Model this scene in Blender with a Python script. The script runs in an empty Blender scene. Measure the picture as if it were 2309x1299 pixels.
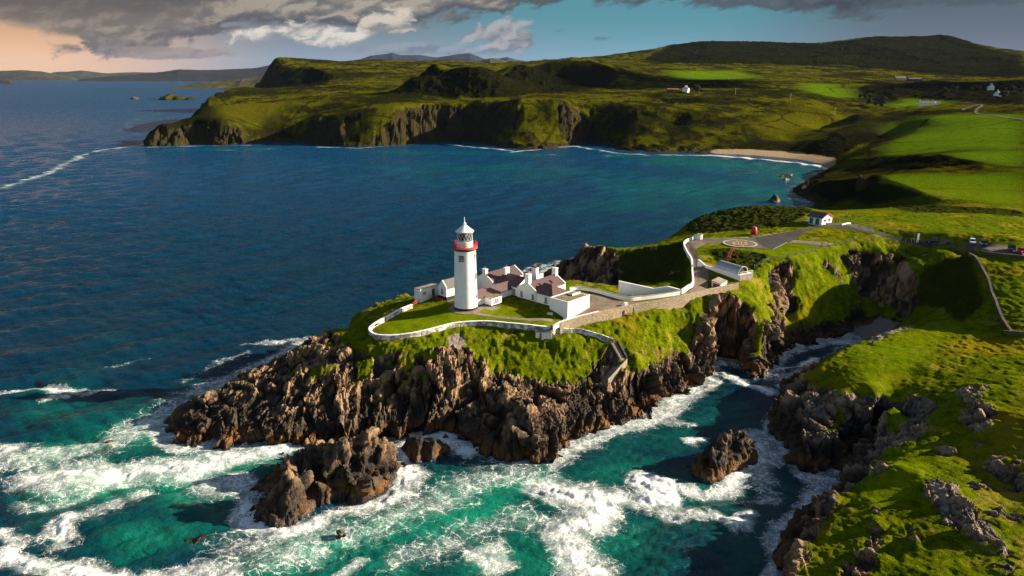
import bpy, bmesh, math, random
import numpy as np
from mathutils import Vector, Matrix

SC = bpy.context.scene
COL = SC.collection
random.seed(7)
RNG = np.random.default_rng(7)

# ------------------------------------------------------------------ camera
F_PX, CX, CY, CAM_Z = 1650.0, 1154.5, 649.5, 80.0
PITCH = math.atan((649.5 - 167.0) / F_PX)
cam_data = bpy.data.cameras.new('camera')
cam_data.sensor_width = 36.0
cam_data.lens = 36.0 * F_PX / 2309.0
cam_data.clip_start = 1.0
cam_data.clip_end = 200000.0
cam = bpy.data.objects.new('camera', cam_data)
COL.objects.link(cam)
cam.location = (0, 0, CAM_Z)
cam.rotation_euler = (math.pi / 2 - PITCH, 0, 0)
SC.camera = cam

# ------------------------------------------------------------------ exposure
SC.view_settings.view_transform = 'Standard'
SC.view_settings.look = 'None'
SC.view_settings.gamma = 1.0
SC.view_settings.exposure = 1.6
SC.view_settings.use_curve_mapping = False
SC.cycles.max_bounces = 6
SC.cycles.diffuse_bounces = 3
SC.cycles.glossy_bounces = 3
SC.cycles.volume_bounces = 0
SC.cycles.use_denoising = True
SC.cycles.denoiser = 'OPENIMAGEDENOISE'
SC.cycles.denoising_input_passes = 'RGB_ALBEDO_NORMAL'
SC.cycles.denoising_prefilter = 'NONE'
SC.cycles.sample_clamp_indirect = 2.0
SC.cycles.sample_clamp_direct = 1.6

# ------------------------------------------------------------------ sun
SUN_EL, SUN_AZ = math.radians(20.0), math.radians(7.0)      # azimuth from +X towards +Y
sd = Vector((math.cos(SUN_EL) * math.cos(SUN_AZ), math.cos(SUN_EL) * math.sin(SUN_AZ), math.sin(SUN_EL)))
sun_data = bpy.data.lights.new('sun', 'SUN')
sun_data.energy = 4.8
sun_data.angle = math.radians(0.5)
sun_data.color = (1.0, 0.86, 0.66)
sun = bpy.data.objects.new('sun', sun_data)
COL.objects.link(sun)
sun.location = (300, 0, 300)
sun.rotation_euler = sd.to_track_quat('Z', 'Y').to_euler()


# ------------------------------------------------------------------ node helpers
class NT:
    """small wrapper that makes node graphs short to write"""
    def __init__(s, tree):
        s.t = tree
        s.t.nodes.clear()

    def n(s, typ, **kw):
        nd = s.t.nodes.new(typ)
        for k, v in kw.items():
            if k.startswith('i_'):
                nd.inputs[k[2:].replace('_', ' ')].default_value = v
            else:
                setattr(nd, k, v)
        return nd

    def l(s, a, b):
        s.t.links.new(a, b)

    def put(s, sock, v):
        if hasattr(v, 'is_output'):
            s.l(v, sock)
        elif isinstance(v, (tuple, list)) and len(v) == 3 and sock.type == 'RGBA':
            sock.default_value = (*v, 1)
        else:
            sock.default_value = v

    def m(s, op, a, b=0.0, c=0.0, clamp=False):
        nd = s.t.nodes.new('ShaderNodeMath')
        nd.operation = op
        nd.use_clamp = clamp
        for i, v in enumerate((a, b, c)):
            s.put(nd.inputs[i], v)
        return nd.outputs[0]

    def vm(s, op, a, b=(0, 0, 0)):
        nd = s.t.nodes.new('ShaderNodeVectorMath')
        nd.operation = op
        s.put(nd.inputs[0], a)
        if op == 'SCALE':
            s.put(nd.inputs['Scale'], b)
        else:
            s.put(nd.inputs[1], b)
        return nd.outputs[0]

    def mix(s, f, a, b, blend='MIX'):
        nd = s.t.nodes.new('ShaderNodeMix')
        nd.data_type = 'RGBA'
        nd.blend_type = blend
        nd.clamp_factor = True
        s.put(nd.inputs[0], f)
        s.put(nd.inputs[6], a)
        s.put(nd.inputs[7], b)
        return nd.outputs[2]

    def ss(s, v, lo, hi, a=0.0, b=1.0):
        nd = s.t.nodes.new('ShaderNodeMapRange')
        nd.interpolation_type = 'SMOOTHSTEP'
        s.put(nd.inputs[0], v)
        for i, q in enumerate((lo, hi, a, b)):
            s.put(nd.inputs[i + 1], q)
        return nd.outputs[0]

    def noise(s, vec, scale, detail=4, rough=0.55, dist=0.0, out=0, dim='3D'):
        nd = s.t.nodes.new('ShaderNodeTexNoise')
        nd.noise_dimensions = dim
        s.put(nd.inputs['Vector'], vec)
        nd.inputs['Scale'].default_value = scale
        nd.inputs['Detail'].default_value = detail
        nd.inputs['Roughness'].default_value = rough
        nd.inputs['Distortion'].default_value = dist
        return nd.outputs[out]

    def voro(s, vec, scale, feature='F1', out=0, rand=1.0):
        nd = s.t.nodes.new('ShaderNodeTexVoronoi')
        nd.feature = feature
        s.put(nd.inputs['Vector'], vec)
        nd.inputs['Scale'].default_value = scale
        nd.inputs['Randomness'].default_value = rand
        return nd.outputs[out]

    def attr(s, name, out='Fac'):
        nd = s.t.nodes.new('ShaderNodeAttribute')
        nd.attribute_name = name
        return nd.outputs[out]

    def sep(s, v):
        nd = s.t.nodes.new('ShaderNodeSeparateXYZ')
        s.put(nd.inputs[0], v)
        return nd.outputs

    def sepc(s, v):
        nd = s.t.nodes.new('ShaderNodeSeparateColor')
        s.put(nd.inputs[0], v)
        return nd.outputs

    def comb(s, x, y, z):
        nd = s.t.nodes.new('ShaderNodeCombineXYZ')
        for i, v in enumerate((x, y, z)):
            s.put(nd.inputs[i], v)
        return nd.outputs[0]

    def bump(s, h, strength=1.0, dist=0.1, normal=None):
        nd = s.t.nodes.new('ShaderNodeBump')
        nd.inputs['Strength'].default_value = strength
        s.put(nd.inputs['Distance'], dist)
        s.put(nd.inputs['Height'], h)
        if normal is not None:
            s.put(nd.inputs['Normal'], normal)
        return nd.outputs[0]


def new_mat(name):
    m = bpy.data.materials.new(name)
    m.use_nodes = True
    return m, NT(m.node_tree)


def finish(t, color, rough=0.9, normal=None, spec=0.2, metal=0.0, **kw):
    p = t.n('ShaderNodeBsdfPrincipled')
    o = t.n('ShaderNodeOutputMaterial')
    t.put(p.inputs['Base Color'], color)
    t.put(p.inputs['Roughness'], rough)
    t.put(p.inputs['Specular IOR Level'], spec)
    t.put(p.inputs['Metallic'], metal)
    if normal is not None:
        t.l(normal, p.inputs['Normal'])
    t.l(p.outputs[0], o.inputs[0])
    return p


# ------------------------------------------------------------------ world: sky with banked cloud
def make_world():
    w = bpy.data.worlds.new('World')
    SC.world = w
    w.use_nodes = True
    t = NT(w.node_tree)
    sky = t.n('ShaderNodeTexSky', sky_type='NISHITA', sun_disc=False)
    sky.sun_elevation = SUN_EL
    sky.sun_rotation = math.pi / 2 - SUN_AZ
    sky.air_density = 1.0
    sky.dust_density = 1.0
    tc = t.n('ShaderNodeTexCoord')
    d = t.vm('NORMALIZE', tc.outputs['Generated'])
    x, y, z = t.sep(d)[0:3]
    az = t.m('MULTIPLY', t.m('ARCTAN2', x, y), 57.29578)
    el = t.m('MULTIPLY', t.m('ARCSINE', z), 57.29578)
    # coordinates in degrees of the sky: cloud shapes live there
    P = t.comb(t.m('SUBTRACT', t.m('MULTIPLY', az, 0.17), t.m('MULTIPLY', el, .06)), t.m('SUBTRACT', t.m('MULTIPLY', el, 0.36), t.m('MULTIPLY', az, .022)), 0.0)
    warp = t.noise(P, 2.2, 4, 0.6, out=1, dim='2D')
    Pw = t.vm('ADD', P, t.vm('SCALE', t.vm('SUBTRACT', warp, (0.5, 0.5, 0.5)), 0.30))

    def billow(vec, sc):
        a1 = t.m('ABSOLUTE', t.m('SUBTRACT', t.noise(vec, sc, 2, .5, dim='2D'), .5))
        a2 = t.m('ABSOLUTE', t.m('SUBTRACT', t.noise(vec, sc * 2.7, 3, .6, dim='2D'), .5))
        return t.m('SUBTRACT', 1.0, t.m('ADD', t.m('MULTIPLY', a1, 3.2), t.m('MULTIPLY', a2, 1.6)))
    nbig = t.noise(Pw, 0.8, 6, 0.6, dim='2D')
    bil1 = billow(Pw, 1.5)
    nn = t.m('ADD', t.m('MULTIPLY', t.m('SUBTRACT', nbig, 0.5), 1.5), t.m('MULTIPLY', t.m('SUBTRACT', bil1, 0.52), .62))
    SKY_GAIN = 0.50
    K = 10.0                     # the background strength below is 0.1
    def C(r, g, b):
        return (r * K * SKY_GAIN, g * K * SKY_GAIN, b * K * SKY_GAIN)
    # clear air: orange to the left near the horizon, pale teal to the right
    lo = t.mix(t.ss(az, -33, -15), C(.60, .35, .175), C(.155, .20, .245))
    lo = t.mix(t.ss(az, -9, 9), lo, C(.105, .235, .30))
    hi = t.mix(t.ss(az, -34, -18), C(.33, .19, .105), C(.10, .12, .13))
    hi = t.mix(t.ss(az, -14, 4), hi, C(.058, .185, .225))
    hi = t.mix(t.ss(az, 14, 28), hi, C(.06, .085, .105))
    lo = t.mix(t.ss(az, 10, 28), lo, C(.085, .10, .135))
    clear = t.mix(t.ss(el, 0.6, 4.5), lo, hi)
    # a ragged roof of cloud; its lower edge hangs low on the left and climbs to the right
    edge = t.m('ADD', 1.15, t.m('MULTIPLY', t.ss(az, -30, -15), 2.1))
    edge = t.m('ADD', edge, t.m('MULTIPLY', t.ss(az, -9, 4), 1.45))
    edge = t.m('SUBTRACT', edge, t.m('MULTIPLY', t.ss(az, 10, 24), .75))
    s1 = t.m('SUBTRACT', el, edge)
    bank = t.ss(t.m('ADD', s1, t.m('MULTIPLY', nn, 1.25)), -0.05, 0.40)
    # opening of warm sky at the far left between two layers
    azn = t.m('ADD', az, t.m('MULTIPLY', nn, 5.0))
    topl = t.m('ADD', 3.1, t.m('MULTIPLY', t.m('ADD', az, 33), -0.28))
    gap = t.m('MULTIPLY', t.ss(azn, -29.0, -31.0), t.ss(t.m('ADD', t.m('SUBTRACT', el, topl), t.m('MULTIPLY', nn, .8)), .3, -0.3))
    bank = t.m('MULTIPLY', bank, t.m('SUBTRACT', 1.0, gap))

    # sunlit upper parts and dark bellies
    def relief(f, off):
        return t.m('SUBTRACT', f(Pw), f(t.vm('ADD', Pw, off)))
    emb = t.m('ADD', t.m('MULTIPLY', relief(lambda v: billow(v, 1.5), (-.07, .15, 0)), .9), t.m('MULTIPLY', relief(lambda v: t.noise(v, 1.1, 7, .6, dim='2D'), (-.10, .18, 0)), 2.0))
    sn = t.m('ADD', s1, t.m('MULTIPLY', nn, 1.1))
    roll = t.m('MULTIPLY', t.ss(sn, .35, 1.15), t.ss(t.m('ADD', s1, t.m('MULTIPLY', nn, .8)), 2.9, 1.7))
    litn = t.m('MULTIPLY', roll, t.ss(emb, -.45, .55, .25, 1.0))
    litn = t.m('ADD', litn, t.m('MULTIPLY', t.ss(emb, .05, .5), .22))
    dark = t.mix(t.ss(az, -32, -14), C(.088, .068, .057), C(.054, .060, .068))
    dark = t.mix(t.ss(az, -6, 14), dark, C(.042, .062, .074))
    bright = t.mix(t.ss(az, -32, -8), C(.20, .155, .118), C(.26, .23, .185))
    bright = t.mix(t.ss(az, -5, 8), bright, C(.07, .085, .095))
    # the highest layer is plain and grey
    cloud = t.mix(litn, dark, bright)
    col = t.mix(bank, clear, cloud)

    # heaped white clouds below the bank
    def puff(col, a0, e0, ra, re, colr, amt=0.9):
        da = t.m('DIVIDE', t.m('SUBTRACT', az, a0), ra)
        de = t.m('DIVIDE', t.m('SUBTRACT', el, e0), re)
        de = t.m('MULTIPLY', de, t.ss(de, -.2, .2, 1.5, 1.0))
        r2 = t.m('ADD', t.m('MULTIPLY', da, da), t.m('MULTIPLY', de, de))
        f = t.ss(t.m('SUBTRACT', t.m('ADD', 1.0, t.m('MULTIPLY', nn, 2.2)), r2), 0.0, 0.9)
        shade = t.ss(t.m('ADD', t.m('ADD', t.m('MULTIPLY', de, .45), t.m('MULTIPLY', nn, .5)), t.m('MULTIPLY', emb, 1.6)), -0.8, 0.8)
        cc = t.mix(shade, C(colr[0] * .38, colr[1] * .42, colr[2] * .48), C(*colr))
        return t.mix(t.m('MULTIPLY', f, amt), col, cc)
    col = puff(col, -15.5, 2.5, 5.0, 1.05, (.52, .48, .41))
    col = puff(col, -9.0, 3.6, 2.1, 1.15, (.44, .39, .32), .9)
    col = puff(col, -6.5, 1.7, 6.0, .5, (.19, .22, .25), .6)
    col = puff(col, -0.4, 2.6, 2.9, 1.4, (.27, .26, .26), .92)
    col = puff(col, -24., 1.3, 5.5, .45, (.20, .155, .125), .75)
    col = puff(col, 3.2, 3.1, 1.0, .4, (.08, .115, .135), .8)
    col = puff(col, 6.5, 2.5, .8, .25, (.08, .115, .135), .6)
    col = puff(col, 23.5, 4.4, 3.8, 1.6, (.060, .068, .080), .85)
    # overhead the bank thins out into the ordinary sky
    up = t.ss(el, 9, 26)
    col = t.mix(up, col, t.vm('SCALE', t.mix(0.3, sky.outputs[0], C(.10, .105, .11)), .34))
    # away from the view the plain sky
    front = t.ss(y, 0.0, 0.5)
    col = t.mix(front, t.vm('SCALE', sky.outputs[0], .44), col)
    bg = t.n('ShaderNodeBackground')
    t.put(bg.inputs[0], col)
    bg.inputs[1].default_value = 0.1
    o = t.n('ShaderNodeOutputWorld')
    t.l(bg.outputs[0], o.inputs[0])


make_world()


# ------------------------------------------------------------------ picture measurements -> places
def ray(px, py):
    x = (px - CX) / F_PX
    y = (CY - py) / F_PX
    return np.array([x, math.cos(PITCH) + y * math.sin(PITCH), -math.sin(PITCH) + y * math.cos(PITCH)])


def U(px, py, z):
    """the place of height z that is seen at (px, py) in the photograph"""
    d = ray(px, py)
    return d * ((z - CAM_Z) / d[2]) + np.array([0, 0, CAM_Z])


def UD(px, py, dist):
    """the place at forward distance dist"""
    d = ray(px, py)
    return d * (dist / d[1]) + np.array([0, 0, CAM_Z])


# ------------------------------------------------------------------ numpy noise
def _h(ix, iy, iz, s):
    n = (ix.astype(np.uint32) * np.uint32(374761393) + iy.astype(np.uint32) * np.uint32(668265263)
         + iz.astype(np.uint32) * np.uint32(2147483647 - 58) + np.uint32((s * 1013904223) & 0xffffffff))
    n = (n ^ (n >> np.uint32(13))) * np.uint32(1274126177)
    n = (n ^ (n >> np.uint32(16))) * np.uint32(2246822519)
    n = n ^ (n >> np.uint32(15))
    return n.astype(np.float32) * np.float32(1 / 4294967295.0)


def vnoise(p, s=0):
    """smooth value noise in [-1, 1], p (N, 3)"""
    f = np.floor(p)
    i = f.astype(np.int64)
    t = (p - f).astype(np.float32)
    t = t * t * t * (t * (t * 6 - 15) + 10)
    out = 0
    for dx in (0, 1):
        wx = t[:, 0] if dx else 1 - t[:, 0]
        for dy in (0, 1):
            wy = t[:, 1] if dy else 1 - t[:, 1]
            for dz in (0, 1):
                wz = t[:, 2] if dz else 1 - t[:, 2]
                out = out + wx * wy * wz * _h(i[:, 0] + dx, i[:, 1] + dy, i[:, 2] + dz, s)
    return out * 2 - 1


def fbm(p, scale, octaves=4, gain=0.5, s=0, ridged=False):
    out = np.zeros(len(p), np.float32)
    a, tot, q = 1.0, 0.0, p / scale
    for o in range(octaves):
        v = vnoise(q, s + o)
        if ridged:
            v = 1 - 2 * np.abs(v)
        out += a * v
        tot += a
        a *= gain
        q = q * 2.03 + 17.3
    return out / tot


def facets(p, M, s=0, tilt=1.0, chunk=150000):
    """angular blocks: each cell of a 3-D cell pattern is a tilted plane; returns height and closeness to a crack"""
    H = np.empty(len(p), np.float32)
    E = np.empty(len(p), np.float32)
    for c in range(0, len(p), chunk):
        q = (p[c:c + chunk] @ M.T).astype(np.float32)
        f = np.floor(q)
        i = f.astype(np.int64)
        b1 = np.full(len(q), 9e9, np.float32)
        b2 = b1.copy()
        h1 = np.zeros(len(q), np.float32)
        for dx in (-1, 0, 1):
            for dy in (-1, 0, 1):
                for dz in (-1, 0, 1):
                    ix, iy, iz = i[:, 0] + dx, i[:, 1] + dy, i[:, 2] + dz
                    r = [(_h(ix, iy, iz, s + k)) for k in range(3)]
                    ox = ix + .15 + .7 * r[0] - q[:, 0]
                    oy = iy + .15 + .7 * r[1] - q[:, 1]
                    oz = iz + .15 + .7 * r[2] - q[:, 2]
                    d = (ox * ox + oy * oy + oz * oz).astype(np.float32)
                    g = [(_h(ix, iy, iz, s + 7 + k) - .5) * tilt for k in range(3)]
                    hh = (_h(ix, iy, iz, s + 5) - .5) + g[0] * ox + g[1] * oy + g[2] * oz
                    new = d < b1
                    b2 = np.where(new, b1, np.minimum(b2, d))
                    h1 = np.where(new, hh, h1).astype(np.float32)
                    b1 = np.where(new, d, b1)
        H[c:c + chunk] = h1
        E[c:c + chunk] = np.sqrt(b2) - np.sqrt(b1)
    return H, E


def strata(size, yaw=35, lean=28):
    """matrix of a block pattern stretched along slabs that lean to the right"""
    ry, rl = math.radians(yaw), math.radians(lean)
    R = np.array(Matrix.Rotation(ry, 3, 'Z') @ Matrix.Rotation(rl, 3, 'Y'))
    S = np.diag([1 / (size * .6), 1 / (size * .95), 1 / (size * 2.1)])
    return S @ R.T


def sstep(x, a, b):
    t = np.clip((x - a) / (b - a), 0, 1)
    return t * t * (3 - 2 * t)


# ------------------------------------------------------------------ object helpers
def tag(o, label=None, cat=None, group=None, kind=None):
    if label:
        o['label'] = label
    if cat:
        o['category'] = cat
    if group:
        o['group'] = group
    if kind:
        o['kind'] = kind
    return o


def np_mesh(name, verts, quads, smooth=True):
    me = bpy.data.meshes.new(name)
    nv, nq = len(verts), len(quads)
    me.vertices.add(nv)
    me.vertices.foreach_set('co', np.ascontiguousarray(verts, np.float32).ravel())
    me.loops.add(nq * 4)
    me.loops.foreach_set('vertex_index', np.ascontiguousarray(quads, np.int32).ravel())
    me.polygons.add(nq)
    me.polygons.foreach_set('loop_start', np.arange(0, nq * 4, 4, dtype=np.int32))
    me.polygons.foreach_set('loop_total', np.full(nq, 4, np.int32))
    if smooth:
        me.polygons.foreach_set('use_smooth', np.ones(nq, bool))
    me.update(calc_edges=True)
    return me


def add_attr(me, name, arr):
    if arr.ndim == 1:
        a = me.attributes.new(name, 'FLOAT', 'POINT')
        a.data.foreach_set('value', np.ascontiguousarray(arr, np.float32))
    else:
        a = me.attributes.new(name, 'FLOAT_COLOR', 'POINT')
        a.data.foreach_set('color', np.ascontiguousarray(arr, np.float32).ravel())


def link(name, me, mat, parent=None):
    o = bpy.data.objects.new(name, me)
    COL.objects.link(o)
    if mat is not None:
        me.materials.append(mat)
    if parent is not None:
        o.parent = parent
    return o
# ------------------------------------------------------------------ the land: heights from measured lines
def solve(fixed, vals, it=70):
    """smooth surface through the fixed cells"""
    h, w = fixed.shape
    if min(h, w) < 20:
        cur = np.where(fixed, vals, vals[fixed].mean() if fixed.any() else 0.0)
        it = 500
    else:
        h2, w2 = (h + 1) // 2, (w + 1) // 2
        fp = np.zeros((h2 * 2, w2 * 2))
        vp = np.zeros_like(fp)
        fp[:h, :w] = fixed
        vp[:h, :w] = np.where(fixed, vals, 0)
        cnt = fp.reshape(h2, 2, w2, 2).sum((1, 3))
        sm = vp.reshape(h2, 2, w2, 2).sum((1, 3))
        low = solve(cnt > 0, sm / np.maximum(cnt, 1), it)
        yy = np.clip((np.arange(h) - .5) / 2, 0, h2 - 1)
        xx = np.clip((np.arange(w) - .5) / 2, 0, w2 - 1)
        cur = np.where(fixed, vals, bil(low, yy[:, None] + 0 * xx[None], xx[None] + 0 * yy[:, None]))
    for _ in range(it):
        p = np.pad(cur, 1, mode='edge')
        cur = np.where(fixed, vals, .25 * (p[:-2, 1:-1] + p[2:, 1:-1] + p[1:-1, :-2] + p[1:-1, 2:]))
    return cur


def bil(a, y, x):
    h, w = a.shape
    y = np.clip(y, 0, h - 1.001)
    x = np.clip(x, 0, w - 1.001)
    iy, ix = y.astype(int), x.astype(int)
    fy, fx = y - iy, x - ix
    return ((a[iy, ix] * (1 - fx) + a[iy, ix + 1] * fx) * (1 - fy)
            + (a[iy + 1, ix] * (1 - fx) + a[iy + 1, ix + 1] * fx) * fy)


def fill_poly(shape, pts):
    """pts in (col, row) cell coordinates"""
    h, w = shape
    out = np.zeros(shape, bool)
    pts = np.asarray(pts, float)
    yy = np.arange(h)
    n = len(pts)
    xs = [[] for _ in range(h)]
    for k in range(n):
        x0, y0 = pts[k]
        x1, y1 = pts[(k + 1) % n]
        if y0 == y1:
            continue
        if y0 > y1:
            x0, y0, x1, y1 = x1, y1, x0, y0
        for r in range(max(0, math.ceil(y0)), min(h - 1, math.ceil(y1) - 1) + 1):
            xs[r].append(x0 + (r - y0) / (y1 - y0) * (x1 - x0))
    for r in range(h):
        s = sorted(xs[r])
        for a, b in zip(s[::2], s[1::2]):
            a, b = max(0, math.ceil(a)), min(w - 1, math.floor(b))
            if b >= a:
                out[r, a:b + 1] = True
    return out


def blur(a, n, times=2):
    for _ in range(times):
        for ax in (0, 1):
            k = n
            p = np.pad(a, [(k, k) if i == ax else (0, 0) for i in (0, 1)], mode='edge')
            c = np.cumsum(p, axis=ax)
            c = np.concatenate([np.zeros_like(c.take([0], ax)), c], ax)
            L = a.shape[ax]
            a = (c.take(range(2 * k + 1, 2 * k + 1 + L), ax) - c.take(range(0, L), ax)) / (2 * k + 1)
    return a


U0, U1, DU = -0.80, 0.86, 0.005
V0, V1, DV = math.log(42.0), math.log(6500.0), 0.006
NU, NV = int((U1 - U0) / DU) + 1, int((V1 - V0) / DV) + 1


def cell(x, y):
    return (np.arctan2(x, y) - U0) / DU, (np.log(np.hypot(x, y)) - V0) / DV


def W(x, y, z=0.0):
    return np.array([x, y, z], float)


def pxz(pts):
    return [U(*p) if not isinstance(p, np.ndarray) else p for p in pts]


def pxd(pts):
    return [UD(*p) for p in pts]


Z0 = lambda pts: [U(p[0], p[1], 0.0) for p in pts]

COAST = Z0([(362, 985), (368, 1008), (395, 1022), (430, 1022), (445, 1000), (470, 1000), (500, 1018), (540, 1016), (560, 1004),
            (620, 1012), (660, 1006), (720, 1004), (800, 995), (880, 990), (930, 985), (975, 978), (1020, 992), (1070, 1012),
            (1100, 1035), (1160, 1047), (1212, 1046), (1248, 1035), (1290, 998), (1340, 974), (1398, 968), (1410, 948), (1470, 950),
            (1492, 930), (1505, 905), (1548, 888), (1600, 848), (1613, 820), (1614, 808), (1640, 806), (1676, 812), (1686, 832),
            (1684, 855), (1715, 852), (1735, 835), (1765, 805), (1765, 792), (1790, 782), (1815, 778), (1845, 782), (1855, 768),
            (1900, 766), (1922, 752), (1940, 762), (1960, 778), (1900, 800), (1830, 832), (1790, 850), (1755, 882), (1775, 905),
            (1742, 930), (1738, 958), (1712, 962), (1752, 988), (1778, 1018), (1780, 1062), (1805, 1086), (1840, 1074), (1872, 1062),
            (1905, 1040), (1935, 1020), (1925, 1048), (1890, 1082), (1850, 1105), (1835, 1128), (1800, 1168), (1772, 1200),
            (1752, 1238), (1745, 1275), (1748, 1300), (1735, 1350), (1720, 1420)])
COAST += [W(36, 60), W(30, 38), W(400, 38), W(7000, 5200), W(3000, 9000), W(-2600, 6000)]
COAST += [UD(px, 260, d) for px, d in [(600, 2300), (572, 1800), (530, 1500), (505, 1330), (470, 1160), (440, 1030), (395, 940), (345, 892), (312, 880)]]
COAST += Z0([(303, 316), (332, 329), (395, 329), (420, 325), (500, 327), (600, 321), (690, 320), (740, 329), (800, 331), (860, 329),
             (900, 327), (940, 322), (1000, 319), (1060, 319), (1110, 326), (1150, 336), (1200, 340), (1250, 336), (1285, 327),
             (1330, 321), (1365, 327), (1385, 338), (1430, 343), (1480, 346), (1540, 344), (1600, 347), (1700, 352), (1790, 360),
             (1850, 372), (1872, 379), (1845, 392), (1815, 402), (1800, 412), (1780, 425), (1785, 442), (1822, 452), (1835, 462),
             (1790, 470), (1700, 482), (1600, 507), (1548, 524), (1522, 533), (1535, 548), (1500, 562), (1400, 576), (1320, 582),
             (1260, 598), (1222, 611)])
COAST += [W(13, 275), W(18, 258), W(30, 244), W(38, 236), W(26, 229), W(8, 230), W(-12, 227), W(-28, 215), W(-40, 206), W(-52, 198),
          W(-64, 187), W(-76, 179), W(-85, 166), W(-86, 153)]

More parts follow.
